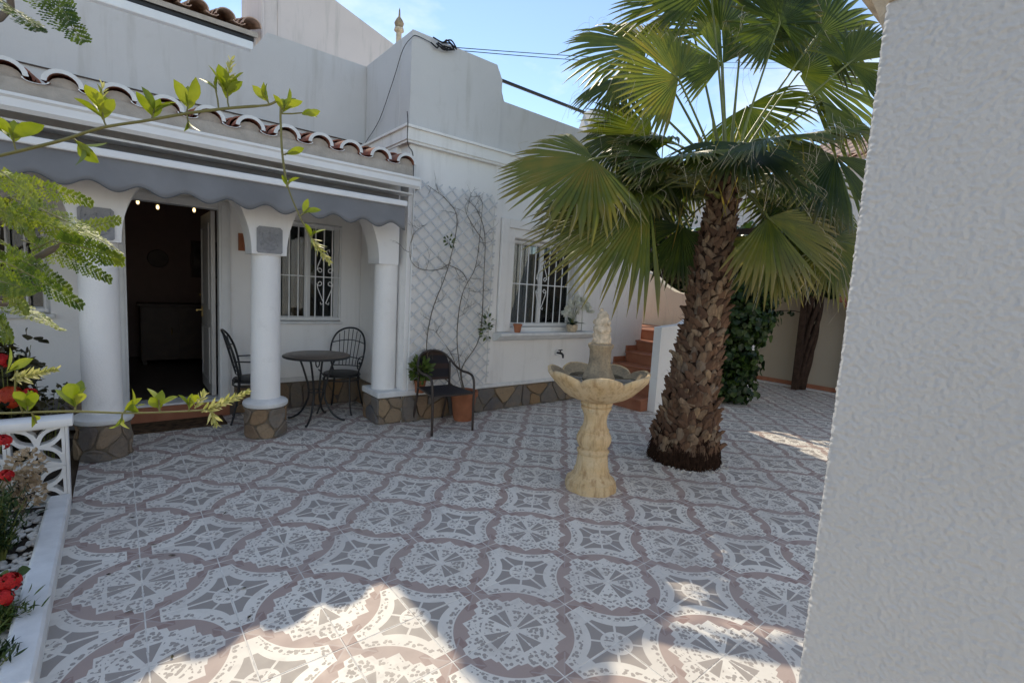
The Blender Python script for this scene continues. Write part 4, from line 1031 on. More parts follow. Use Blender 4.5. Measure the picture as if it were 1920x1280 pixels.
def iron_chair(label, loc, rz):
    c = thing('iron_chair', label, 'chair', loc, rz, 'iron chairs at the porch table', local=True)     # faces -y
    b = MB(); b.lathe([(0, 0.442), (0.195, 0.442), (0.205, 0.45), (0.205, 0.462), (0.19, 0.468), (0, 0.47)], (0, 0, 0), 36, cap=False); b.build('seat', M['iron'], c, smooth='auto')
    b = MB()
    for z in (0.44, 0.395): b.tube([(0.208 * math.cos(a * math.pi / 16), 0.208 * math.sin(a * math.pi / 16), z) for a in range(33)], 0.008, 6, False)
    for k in range(8):
        a = k * math.pi / 4; b.tube([(0.208 * math.cos(a), 0.208 * math.sin(a), 0.395), (0.208 * math.cos(a), 0.208 * math.sin(a), 0.44)], 0.005, 5)
    b.build('seat_frame', M['iron'], c, smooth=True)
    for (sx, sy) in ((-1, -1), (1, -1), (-1, 1), (1, 1)):
        b = MB(); b.tube(spline([(sx * 0.145, sy * 0.145, 0.445), (sx * 0.15, sy * 0.155, 0.30), (sx * 0.175, sy * 0.19, 0.10), (sx * 0.20, sy * 0.215, 0.005)], 4), 0.0105, 8); b.build('leg', M['iron'], c, smooth=True)
    def back(x, z): return (x, 0.165 + (z - 0.45) * 0.27 - 0.10 * (x / 0.2) ** 2 * 0.5, z)
    b = MB(); pts = [(-0.15, 0.45), (-0.185, 0.56), (-0.205, 0.68), (-0.20, 0.80), (-0.16, 0.90), (-0.085, 0.955), (0, 0.97), (0.085, 0.955), (0.16, 0.90), (0.20, 0.80), (0.205, 0.68), (0.185, 0.56), (0.15, 0.45)]
    b.tube(spline([back(*p) for p in pts], 4), 0.011, 8); b.build('back_loop', M['iron'], c, smooth=True)
    for x in (-0.13, -0.078, -0.026, 0.026, 0.078, 0.13):
        zt = 0.955 - 3.3 * x * x; b = MB(); b.tube([back(x * (0.75 + 0.25 * t / 5), 0.515 + (zt - 0.515) * t / 5) for t in range(6)], 0.0048, 6); b.build('back_rod', M['iron'], c)
    for z, w, bow in ((0.52, 0.172, 0.0), (0.60, 0.192, 0.02), (0.79, 0.20, 0.035)):
        b = MB(); b.tube([back(-w + 2 * w * t / 8, z + bow * math.sin(math.pi * t / 8)) for t in range(9)], 0.006, 6); b.build('back_rail', M['iron'], c, smooth=True)
    for sx in (-1, 1):
        b = MB(); p0 = back(0.2, 0.665); pts = [(sx * 0.2, p0[1], 0.665), (sx * 0.235, 0.06, 0.665), (sx * 0.24, -0.06, 0.665)]
        for k in range(15):
            a = math.pi / 2 - k * 0.52; rr = 0.082 * (1 - k / 17); pts.append((sx * 0.24, -0.10 - rr * math.cos(a) * 1.0, 0.583 + rr * math.sin(a)))
        b.tube(spline(pts, 3), 0.0075, 7); b.tube([(sx * 0.236, -0.10, 0.503), (sx * 0.20, -0.06, 0.44)], 0.007, 6); b.build('scroll_arm', M['iron'], c, smooth=True)
    return c
iron_chair('black iron chair partly hidden behind the middle porch column', (1.13, 5.70, 0), R_(78))
iron_chair('black iron chair behind the round table under the barred window', (2.05, 5.66, 0), R_(-40))

# brown rattan armchair
wc = thing('rattan_armchair', 'brown woven armchair with tubular frame beside the trellis', 'chair', (2.755, 4.54, 0), R_(-3), local=True)
for sx in (-1, 1):
    b = MB(); b.tube(spline([(sx * 0.245, -0.28, 0.0), (sx * 0.245, -0.275, 0.30), (sx * 0.25, -0.262, 0.50), (sx * 0.25, -0.225, 0.585), (sx * 0.25, -0.14, 0.61), (sx * 0.248, 0.00, 0.612), (sx * 0.235, 0.12, 0.645), (sx * 0.20, 0.20, 0.715), (sx * 0.13, 0.245, 0.785), (sx * 0.04, 0.262, 0.812), (0, 0.264, 0.814)], 5), 0.0135, 9); b.build('arm_loop', M['brown_metal'], wc, smooth=True)
    b = MB(); b.tube(spline([(sx * 0.185, 0.31, 0.0), (sx * 0.19, 0.22, 0.32), (sx * 0.195, 0.19, 0.46), (sx * 0.195, 0.20, 0.70)], 4), 0.0125, 9); b.build('rear_leg', M['brown_metal'], wc, smooth=True)
    b = MB(); b.tube([(sx * 0.245, -0.272, 0.41), (sx * 0.195, 0.195, 0.42)], 0.011, 8); b.build('side_rail', M['brown_metal'], wc)
b = MB(); b.tube([(-0.245, -0.27, 0.41), (0.245, -0.27, 0.41)], 0.011, 8); b.build('front_rail', M['brown_metal'], wc)
b = MB(); nx, ny = 10, 10; vs = []
for j in range(ny + 1):
    for i in range(nx + 1):
        u, v = i / nx, j / ny; w = 0.24 - 0.05 * v; vs.append((-w + 2 * w * u, -0.275 + 0.465 * v, 0.422 - 0.03 * math.sin(math.pi * u) * math.sin(math.pi * v)))
fs = [(j * 11 + i, j * 11 + i + 1, (j + 1) * 11 + i + 1, (j + 1) * 11 + i) for j in range(ny) for i in range(nx)]
b.add(vs, fs); b.add([(x, y, z - 0.012) for x, y, z in vs], [f[::-1] for f in fs]); b.build('seat', M['wicker'], wc, smooth=True)
b = MB(); vs = []; nx, ny = 12, 10
for j in range(ny + 1):
    for i in range(nx + 1):
        u, v = i / nx, j / ny; z = 0.485 + 0.32 * v; w = 0.198 * math.sqrt(max(0.02, 1 - max(0, (z - 0.66) / 0.155) ** 2.2)) if z > 0.66 else 0.198
        vs.append((-w + 2 * w * u, 0.185 + 0.075 * v + 0.035 * math.sin(math.pi * u), z))
fs = [(j * 13 + i, j * 13 + i + 1, (j + 1) * 13 + i + 1, (j + 1) * 13 + i) for j in range(ny) for i in range(nx)]
b.add(vs, fs); b.add([(x, y + 0.012, z) for x, y, z in vs], [f[::-1] for f in fs]); b.build('backrest', M['wicker'], wc, smooth=True)

# ------------------------------------------------------------------ trellis with a bare climber
tr = thing('trellis', 'white diamond lattice trellis on the wall behind the rattan chair', 'trellis', (3.05, BY - 0.03, 0.37))
tx0, tx1, tz0, tz1 = 2.50, 3.60, 0.36, 2.66
def slat(p, q, y):
    p, q = Vector((p[0], y, p[1])), Vector((q[0], y, q[1])); d = (q - p).normalized(); s = Vector((0, 1, 0)).cross(d) * 0.0075
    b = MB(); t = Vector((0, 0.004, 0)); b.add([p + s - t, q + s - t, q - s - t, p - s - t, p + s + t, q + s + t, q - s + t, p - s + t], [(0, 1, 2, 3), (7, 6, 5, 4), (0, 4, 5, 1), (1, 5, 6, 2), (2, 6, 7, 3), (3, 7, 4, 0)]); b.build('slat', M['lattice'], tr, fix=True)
tanb = 0.86; step_ = 0.148
for sg in (1, -1):
    c0 = tz0 - (tx1 - tx0) * tanb if sg == 1 else tz0
    k = 0
    while True:
        c = c0 + k * step_; k += 1           # z = c + tanb*(x - tx0)  or  z = c - tanb*(x - tx0)
        if c > tz1 + ((tx1 - tx0) * tanb if sg == -1 else 0): break
        pts = []
        for x in (tx0, tx1):
            z = c + sg * tanb * (x - tx0)
            if tz0 <= z <= tz1: pts.append((x, z))
        for z in (tz0, tz1):
            x = tx0 + sg * (z - c) / tanb
            if tx0 < x < tx1: pts.append((x, z))
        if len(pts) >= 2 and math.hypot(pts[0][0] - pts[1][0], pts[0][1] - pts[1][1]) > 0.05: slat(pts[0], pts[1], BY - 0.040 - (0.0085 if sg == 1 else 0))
b = MB(); b.box(tx0 - 0.014, tx0 - 0.001, BY - 0.045, BY - 0.032, tz0, tz1); b.build('edge_batten', M['paint'], tr)
pot = thing('plant_pot', 'large terracotta pot of the bare climber behind the rattan chair', 'pot', (3.13, 4.66, 0))
b = MB(); b.lathe([(0.0, 0.0), (0.105, 0.0), (0.115, 0.03), (0.145, 0.27), (0.150, 0.285), (0.162, 0.287), (0.166, 0.30), (0.166, 0.345), (0.156, 0.35), (0.146, 0.345), (0.14, 0.31), (0, 0.305)], (3.13, 4.66, 0), 36, cap=False); b.build('pot_body', M['terracotta'], pot, smooth='auto')
b = MB(); b.lathe([(0, 0.325), (0.07, 0.328), (0.141, 0.318)], (3.13, 4.66, 0), 20, cap=False); b.build('soil', M['soil'], pot)
cl = thing('bare_climber', 'leafless woody climber spreading over the white trellis', 'climber', (3.13, 4.66, 0.32))
r = random.Random(21)
def branchlet(b, p, d, L, rad, depth):
    pts = [Vector(p)]; d = Vector(d)
    for i in range(4):
        d = (d + Vector((r.uniform(-.45, .45), r.uniform(-.08, .05), r.uniform(-.35, .4)))).normalized(); q = pts[-1] + d * L / 4; q.y = min(q.y, BY - 0.05); q.y = max(q.y, BY - 0.15); pts.append(q)
    b.tube(spline(pts, 2), [rad, rad * 0.55], 5)
    if depth:
        for q in pts[1:]:
            if r.random() < 0.75: branchlet(b, q, (d + Vector((r.uniform(-1, 1), 0, r.uniform(-.6, 1)))).normalized(), L * r.uniform(.3, .6), rad * 0.6, depth - 1)
stems = [[(3.10, 4.68, 0.32), (2.806, 4.800, 0.608), (2.705, 4.820, 0.825), (2.755, 4.820, 1.254), (2.940, 4.820, 1.756), (3.034, 4.820, 2.299), (2.890, 4.820, 2.497), (2.642, 4.820, 2.617)],
         [(3.13, 4.66, 0.32), (3.115, 4.750, 0.598), (3.101, 4.820, 1.008), (3.151, 4.820, 1.467), (3.315, 4.820, 1.783), (3.361, 4.820, 2.175), (3.377, 4.820, 2.548)],
         [(3.16, 4.68, 0.32), (3.145, 4.750, 0.596), (3.427, 4.820, 0.951), (3.447, 4.820, 1.664), (3.431, 4.820, 2.176), (3.306, 4.820, 2.446), (3.129, 4.820, 2.558)],
         [(2.973, 4.820, 1.813), (2.802, 4.820, 1.723), (2.569, 4.820, 1.724), (2.455, 4.820, 1.847), (2.491, 4.820, 2.077), (2.647, 4.820, 2.209)],
         [(2.953, 4.820, 1.787), (3.145, 4.820, 1.709), (3.246, 4.820, 1.508), (3.170, 4.820, 1.254)],
         [(3.12, 4.66, 0.32), (3.039, 4.780, 0.712), (2.872, 4.820, 0.961), (2.778, 4.820, 1.049)],
         [(3.403, 4.820, 2.117), (3.240, 4.820, 2.284), (3.134, 4.820, 2.451), (3.222, 4.820, 2.609)]]
for k, s in enumerate(stems):
    b = MB(); P = spline(s, 5); b.tube(P, [0.008, 0.006, 0.0045, 0.003] if k < 3 else [0.0045, 0.002], 7)
    for q in P[6 if k < 3 else 2::2]:
        if r.random() < 0.8: branchlet(b, q, (r.uniform(-1, 1), 0, r.uniform(-.4, .9)), r.uniform(.08, .20), 0.0026, 1)
    b.build('stem', M['twig'], cl, smooth=True)
def sprig(parent, c, n, rad, L, mat, seed, name='leaves', shades=(0.2, 0.9)):
    rr = random.Random(seed); b = MB()
    for _ in range(n):
        d = rv(rr); p = Vector(c) + Vector((d.x * rad[0], d.y * rad[1], d.z * rad[2])) * rr.random() ** 0.5; b.cur = rr.uniform(*shades)
        leaf(b, p, d + Vector((0, 0, 0.3)), rv(rr) + Vector((0, -0.3, 0.6)), L * rr.uniform(.7, 1.2), L * 0.5)
    return b.build(name, mat, parent)
sprig(cl, (3.502, 4.780, 1.086), 60, (0.07, 0.05, 0.20), 0.06, M['midleaf'], 41); sprig(cl, (2.934, 4.800, 2.054), 14, (0.06, 0.03, 0.05), 0.05, M['midleaf'], 42)
gp_ = thing('small_potted_plant', 'small bright green leafy plant left of the rattan chair', 'plant', (2.55, 4.72, 0))
b = MB(); b.lathe([(0, 0), (0.05, 0), (0.065, 0.12), (0.07, 0.125), (0.07, 0.14), (0.06, 0.135), (0, 0.125)], (2.62, 4.79, 0.345), 20, cap=False)
b.build('wall_pot', M['terracotta'], gp_, smooth='auto'); sprig(gp_, (2.60, 4.76, 0.60), 130, (0.11, 0.09, 0.13), 0.075, M['midleaf'], 43, shades=(0.5, 1.0))

# ------------------------------------------------------------------ things on and by the walls
SZ = W_B[2] - 0.054
sp = thing('small_pot', 'small empty terracotta pot at the left of the bay window sill', 'pot', (3.99, BY - 0.10, SZ))
b = MB(); b.lathe([(0, 0), (0.038, 0), (0.052, 0.085), (0.058, 0.087), (0.060, 0.11), (0.052, 0.11), (0.046, 0.08), (0, 0.075)], (3.99, BY - 0.10, SZ), 24, cap=False); b.build('pot_body', M['terracotta'], sp, smooth='auto')
oc = thing('orchid', 'white flowering orchid in a pale pot on the bay window sill', 'plant', (4.98, BY - 0.10, SZ)); ox_, oy_ = 4.98, BY - 0.11
b = MB(); b.lathe([(0, 0), (0.06, 0), (0.078, 0.05), (0.08, 0.10), (0.072, 0.10), (0.065, 0.08), (0, 0.08)], (ox_, oy_, SZ), 24, cap=False); b.build('pot_body', M['palestone'], oc, smooth='auto')
b = MB()
for k in range(9):
    a = k * 0.7; b.cur = rnd.uniform(.1, .6); leaf(b, (ox_, oy_, SZ + 0.09), (math.cos(a), math.sin(a) * 0.6 - 0.2, 0.55), (0, 0, 1), 0.20, 0.07, 0.2, 0.4)
b.build('leaves', M['darkleaf'], oc)
b = MB(); fl_ = MB()
for (dx_, dz) in ((-0.10, 0.42), (0.02, 0.50), (0.16, 0.46), (0.20, 0.36), (-0.16, 0.30)):
    P = spline([(ox_, oy_, SZ + 0.09), (ox_ + dx_ * 0.35, oy_ - 0.01, SZ + dz * 0.75), (ox_ + dx_, oy_ - 0.03, SZ + dz), (ox_ + dx_ * 1.5, oy_ - 0.06, SZ + dz * 0.82)], 5); b.tube(P, 0.0035, 5)
    for q in P[6::1]:
        for _ in range(2):
            c = q + rv() * 0.03; nrm = (rv() + Vector((-0.5, -1, 0.2))).normalized(); s1 = nrm.orthogonal().normalized(); s2 = nrm.cross(s1)
            for e in range(5):
                a = e * 2 * math.pi / 5; fl_.cur = rnd.random(); leaf(fl_, c, s1 * math.cos(a) + s2 * math.sin(a), nrm, 0.034, 0.030, 0.1, 0.15)
b.build('flower_stalk', M['petiole'], oc); fl_.build('flowers', M['whitepetal'], oc)
tp = thing('garden_tap', 'black garden tap on the white wall below the window sill', 'tap', (4.82, BY, 0.68))
b = MB(); c = (4.82, BY - 0.012, 0.70)
b.add([(c[0] + 0.045 * math.cos(a * math.pi / 8), c[1] + y, c[2] + 0.045 * math.sin(a * math.pi / 8)) for y in (0.011, 0) for a in range(16)], [(k, (k + 1) % 16, 16 + (k + 1) % 16, 16 + k) for k in range(16)] + [tuple(range(16, 32))]); b.build('wall_plate', M['paint'], tp)
b = MB(); b.tube([(c[0], c[1], c[2]), (c[0], c[1] - 0.09, c[2]), (c[0], c[1] - 0.115, c[2] - 0.02), (c[0], c[1] - 0.12, c[2] - 0.06)], [0.014, 0.016, 0.016, 0.013], 10); b.build('spout', M['black'], tp, smooth=True)
b = MB(); b.tube([(c[0], c[1] - 0.06, c[2]), (c[0], c[1] - 0.06, c[2] + 0.04)], 0.009, 8); b.tube([(c[0] - 0.035, c[1] - 0.06, c[2] + 0.042), (c[0] + 0.035, c[1] - 0.06, c[2] + 0.046)], 0.008, 8); b.build('handle', M['black'], tp)
tq = thing('terracotta_plaque', 'small square terracotta relief tile on the wall between door and window', 'plaque', (1.10, WY, 1.9))
b = MB(); b.box(1.035, 1.185, WY - 0.018, WY - 0.001, 1.805, 1.99); b.build('backing', M['terracotta'], tq, bevel=0.004)
b = MB()
for (a, c, p, q) in ((1.035, 1.055, 1.805, 1.99), (1.165, 1.185, 1.805, 1.99), (1.055, 1.165, 1.805, 1.825), (1.055, 1.165, 1.97, 1.99)): b.box(a, c, WY - 0.028, WY - 0.0185, p, q)
b.tube(spline([(1.08, WY - 0.02, 1.84), (1.085, WY - 0.02, 1.92), (1.12, WY - 0.02, 1.945), (1.145, WY - 0.02, 1.91), (1.13, WY - 0.02, 1.87), (1.14, WY - 0.02, 1.84)], 4), 0.009, 6); b.build('relief', M['terracotta'], tq)
ov = MB(); vs = []; n = 24
for (s, x) in ((1, BX0 - 0.0215), (1, BX0 - 0.035), (0.8, BX0 - 0.04)):
    for k in range(n): vs.append((x, 5.50 + 0.085 * s * math.cos(k * 2 * math.pi / n), 1.93 + 0.125 * s * math.sin(k * 2 * math.pi / n)))
ov.add(vs, [(q * n + k, q * n + (k + 1) % n, (q + 1) * n + (k + 1) % n, (q + 1) * n + k) for q in range(2) for k in range(n)] + [tuple(2 * n + k for k in range(n))])
tag(ov.build('wall_plate', M['darkwood']), 'dark oval plate on the side wall behind the right porch column', 'plate')
dm = MB(); dm.box(0.02, 0.86, 5.62, 5.98, 0.002, 0.016); tag(dm.build('door_mat', M['mat'], bevel=0.004), 'brown patterned doormat on the tiles before the open door', 'mat')
# hall furniture seen through the door
sb = thing('sideboard', 'dark sideboard standing in the unlit hall', 'sideboard', (0.7, 8.9, 0.165))
b = MB(); b.box(0.25, 1.55, 8.75, 9.2, 0.22, 1.02); b.build('carcass', M['darkwood'], sb, bevel=0.01)
b = MB(); b.box(0.22, 1.58, 8.72, 9.22, 1.021, 1.05); b.build('top', M['darkwood'], sb)
for k in range(3):
    b = MB(); b.box(0.28 + k * 0.43, 0.66 + k * 0.43, 8.73, 8.749, 0.28, 0.98); dd_ = b.build('door', M['darkwood'], sb); b = MB(); b.tube([(0.62 + k * 0.43, 8.72, 0.6), (0.62 + k * 0.43, 8.72, 0.7)], 0.008, 6); b.build('knob', M['brass'], dd_)
for x in (0.27, 1.5):
    b = MB(); b.box(x, x + 0.05, 8.78, 9.15, 0.166, 0.22); b.build('leg', M['darkwood'], sb)
pc = thing('wall_picture', 'dark framed picture on the hall wall', 'picture', (1.1, 9.58, 1.8))
b = MB(); b.box(0.95, 1.38, 9.56, 9.598, 1.45, 2.05); b.build('frame', M['darkwood'], pc); b = MB(); b.box(0.99, 1.34, 9.552, 9.559, 1.49, 2.01); b.build('canvas', plain('dim painting', (0.10, 0.09, 0.09), 0.7, 0.3, 0.6, 5), pc)
wp = MB(); wp.add([(0.52 + 0.14 * math.cos(k * math.pi / 12), 9.598, 1.72 + 0.14 * math.sin(k * math.pi / 12)) for k in range(24)] + [(0.52 + 0.13 * math.cos(k * math.pi / 12), 9.57, 1.72 + 0.13 * math.sin(k * math.pi / 12)) for k in range(24)], [(k, (k + 1) % 24, 24 + (k + 1) % 24, 24 + k) for k in range(24)] + [tuple(24 + k for k in range(24))])
tag(wp.build('wall_plate', M['darkwood']), 'round dark plate on the hall wall left of the picture', 'plate')
cd = thing('ceiling_spotlights', 'brass ceiling spotlights glowing inside the doorway', 'lamp', (0.4, 8.0, 2.62))
b = MB(); b.lathe([(0.05, -0.03), (0.06, 0)], (0.45, 8.0, 2.62), 16); b.tube([(0.0, 8.0, 2.56), (0.95, 8.0, 2.56)], 0.012, 8); b.tube([(0.45, 8.0, 2.56), (0.45, 8.0, 2.61)], 0.01, 6); b.build('bar', M['brass'], cd)
for (x, z) in ((0.115, 2.375), (0.235, 2.375), (0.385, 2.45), (0.44, 2.34), (0.84, 2.36)):
    b = MB(); b.tube([(x, 8.0, 2.56), (x, 7.98, z + 0.045)], [0.012, 0.03], 10); h1 = b.build('shade', M['brass'], cd, smooth=True)
    b = MB(); b.lathe([(0, -0.03), (0.014, -0.02), (0.018, 0), (0.012, 0.025), (0, 0.03)], (x, 7.98, z + 0.015), 12, cap=False); b.build('bulb', M['bulb'], h1, smooth=True)

# parapet furniture: rail, finial and cables
b = MB(); b.tube([(3.785, 5.150, 4.141), (5.464, 5.150, 4.153)], 0.022, 8); tag(b.build('parapet_rail', M['black']), 'black handrail across the gap in the parapet', 'rail')
fn = thing('roof_finial', 'small weathered lamp-like finial poking above the parapet', 'finial', (2.550, 5.437, 4.209))
p = (2.550, 5.447, 4.360); b = MB(); b.lathe([(0.03, -0.12), (0.03, 0.0), (0.055, 0.02), (0.05, 0.05), (0.025, 0.06)], p, 12); b.build('stem', M['palestone'], fn, smooth='auto')
b = MB(); b.lathe([(0.04, 0.06), (0.055, 0.10), (0.035, 0.14), (0.012, 0.17), (0.008, 0.24), (0.0, 0.27)], p, 10); b.build('cap', M['mossy'], fn, smooth='auto')
b = MB(); r = random.Random(5); a0 = Vector((2.66, BY - 0.04, 4.10))
b.tube(spline([a0 + Vector((-0.03, 0, -0.02)), (2.47, BY - 0.04, 4.09), (2.405, BY - 0.045, 4.05), (2.39, 5.0, 3.98), (2.39, 5.2, 3.75), (2.39, 5.55, 3.4), (2.39, 5.9, 3.24), (2.40, 6.0, 3.21)], 5), 0.0038, 6)
tag(b.build('wall_cable', M['cable']), 'thin black cable drooping down the side of the bay parapet', 'cable')
b = MB(); b.tube(spline([(2.38, BY - 0.045, 3.32), (2.365, BY - 0.10, 3.20), (2.365, BY - 0.10, 3.03), (2.42, BY - 0.03, 2.98), (2.475, BY - 0.012, 2.93), (2.49, BY - 0.012, 2.78), (2.49, BY - 0.012, 2.66)], 5), 0.0045, 6)
tag(b.build('wall_cable', M['cable']), 'short black cable bent round the corner of the string course', 'cable')
b = MB()
for k in range(9):
    q = a0 + Vector((r.uniform(-.08, .2), r.uniform(-.03, 0), r.uniform(-.03, .03))); b.tube(spline([q, q + Vector((r.uniform(.02, .1), -0.02, r.uniform(-.05, .04))), q + Vector((r.uniform(.08, .16), -0.01, r.uniform(-.03, .03)))], 4), 0.008, 5)
tag(b.build('cable_tangle', M['cable']), 'tangle of black cables at the top corner of the bay parapet', 'cable')
for k, (dz, lab) in enumerate(((0.0, 'upper of two overhead wires running from the parapet to the palm'), (-0.09, 'lower of two overhead wires running from the parapet to the palm'))):
    b = MB(); p0 = Vector((2.80 + 0.03 * k, BY - 0.03, 4.10 + dz * 0.2)); p1 = Vector((16.171, 5.947, 8.637)) + Vector((0, 0, dz * 2)); b.tube([p0.lerp(p1, t / 16) - Vector((0, 0, 0.12 * 4 * (t / 16) * (1 - t / 16))) for t in range(17)], 0.0045, 5)
    tag(b.build('overhead_wire', M['cable']), lab, 'wire', 'overhead wires')

# ------------------------------------------------------------------ fan palm
palm = thing('fan_palm', 'shaggy fan palm with scaly brown trunk growing out of the tiles', 'palm tree', (4.28, 2.47, 0))
AX = [Vector((4.275, 2.475, 0)), Vector((4.285, 2.465, 0.6)), Vector((4.31, 2.42, 1.3)), Vector((4.33, 2.395, 2.0)), Vector((4.36, 2.37, 2.75))]
RAD = [(0, 0.325), (0.18, 0.305), (0.5, 0.250), (0.9, 0.220), (1.3, 0.197), (2.0, 0.170), (2.5, 0.152), (2.8, 0.12)]
AXS = spline(AX, 6)
def axis(z):
    for a, c in zip(AXS, AXS[1:]):
        if a.z <= z <= c.z: return a.lerp(c, (z - a.z) / max(1e-6, c.z - a.z))
    return AXS[-1]
def trad(z):
    for (a, ra), (c, rc) in zip(RAD, RAD[1:]):
        if a <= z <= c: return ra + (rc - ra) * (z - a) / (c - a)
    return RAD[-1][1]
b = MB(); vs = []; n = 36; zs = [i * 0.05 for i in range(56)]
for z in zs:
    c = axis(z)
    for j in range(n):
        a = 2 * math.pi * j / n; q = trad(z) - 0.035 + 0.018 * noise.noise(Vector((math.cos(a) * 3, math.sin(a) * 3, z * 6))); vs.append((c.x + q * math.cos(a), c.y + q * math.sin(a), z - 0.02))
b.add(vs, [(i * n + j, i * n + (j + 1) % n, (i + 1) * n + (j + 1) % n, (i + 1) * n + j) for i in range(len(zs) - 1) for j in range(n)] + [tuple((len(zs) - 1) * n + j for j in range(n))])
b.build('trunk', M['bark'], palm, smooth=True)
r = random.Random(17)
def boot(w, h, seed, lean):
    """cut leaf base: a thick curved wedge with a ragged tip, built at the origin facing -y"""
    q = random.Random(seed); mb = MB(); rows = 5; vs = []
    for i in range(rows + 1):
        t = i / rows; hw = w * 0.5 * (1.0 - 0.62 * t ** 1.3) * (1 if i < rows else q.uniform(.3, .75)); z = (t - 0.25) * h; y = -lean * t ** 1.4
        th = 0.020 * (1 - 0.35 * t)
        for s, bow in ((-1, 0.014), (-0.5, 0.003), (0, 0.0), (0.5, 0.003), (1, 0.014)):
            vs.append((s * hw + q.uniform(-.003, .003), y + bow - th, z + q.uniform(-.006, .006)))
        for s in (-1, 0, 1): vs.append((s * hw, y + 0.012, z))
    fs = []
    for i in range(rows):
        a, c = i * 8, (i + 1) * 8
        fs += [(a + k, a + k + 1, c + k + 1, c + k) for k in range(4)] + [(a + 4, a + 7, c + 7, c + 4), (a + 5, a, c, c + 5), (a + 7, a + 6, c + 6, c + 7), (a + 6, a + 5, c + 5, c + 6)]
    e = rows * 8; fs.append((e, e + 1, e + 2, e + 3, e + 4, e + 7, e + 6, e + 5)); mb.add(vs, fs)
    me = bpy.data.meshes.new('leaf_base'); me.from_pydata(mb.v, [], mb.f); me.materials.append(M['scale']); return me
BOOTS = [boot(0.082, 0.095, s, 0.016 + 0.010 * (s % 4)) for s in range(9)]
spots = []; z = 0.13; row = 0
while z < 2.62:
    rr = trad(z); k = max(8, int(2 * math.pi * rr / 0.070)); 
    for j in range(k):
        a = 2 * math.pi * (j + 0.5 * (row % 2)) / k + r.uniform(-.10, .10) + row * 0.13; zz = z + r.uniform(-.03, .03)
        facing = math.cos(a) * -0.86 + math.sin(a) * -0.5
        spots.append((-facing, a, zz))
    z += 0.056 if z > 0.5 else 0.066; row += 1
spots.sort(); rest = MB()
for i, (fc, a, zz) in enumerate(spots):
    c = axis(zz); rr = trad(zz) - 0.030; me = BOOTS[r.randrange(9)]
    mt = Matrix.Translation((c.x + rr * math.cos(a), c.y + rr * math.sin(a), zz)) @ Matrix.Rotation(a + math.pi / 2, 4, 'Z') @ Matrix.Rotation(r.uniform(-.2, .26), 4, 'X') @ Matrix.Rotation(r.uniform(-.8, .8), 4, 'Y') @ Matrix.Scale(r.uniform(.65, 1.25) * (1.18 if zz < 0.8 else (1.0 if zz < 1.6 else 0.8)), 4)
    if i < 298:
        o = bpy.data.objects.new('leaf_base', me); COL.objects.link(o); o.parent = palm; o.matrix_parent_inverse = wm(palm).inverted(); o.matrix_basis = mt
    else: rest.add([mt @ v.co for v in me.vertices], [tuple(p.vertices) for p in me.polygons])
stuff(rest.build('rear_leaf_bases', M['scale'], palm))
b = MB()
for k in range(1900):                      # shaggy root skirt
    a = r.uniform(0, 2 * math.pi); z0 = 0.42 * r.random() ** 1.6 * (0.75 + 0.25 * math.sin(3 * a)); q = trad(z0) - 0.02; c = axis(z0); o = r.uniform(0.0, 0.05)
    p = Vector((c.x + q * math.cos(a), c.y + q * math.sin(a), z0)); e = Vector((c.x + (q + o) * math.cos(a + r.uniform(-.1, .1)), c.y + (q + o) * math.sin(a + r.uniform(-.1, .1)), max(0.0, z0 - r.uniform(.05, .14))))
    b.tube([p, p.lerp(e, 0.5) + Vector((math.cos(a), math.sin(a), 0)) * 0.014, e], [0.004, 0.004, 0.0015], 4, False)
stuff(b.build('root_fibres', M['fibre'], palm))
b = MB()
for k in range(420):                       # brown leaf-sheath fibres and small stubs at the top of the trunk
    a = r.uniform(0, 2 * math.pi); z0 = r.uniform(0.3, 2.6); q = trad(z0) - 0.02; c = axis(z0); d = Vector((math.cos(a), math.sin(a), r.uniform(-.2, 1.0)))
    p = Vector((c.x + q * math.cos(a), c.y + q * math.sin(a), z0)); b.tube([p, p + d * r.uniform(.02, .06)], [0.003, 0.001], 4, False)
stuff(b.build('trunk_fibres', M['scale'], palm))

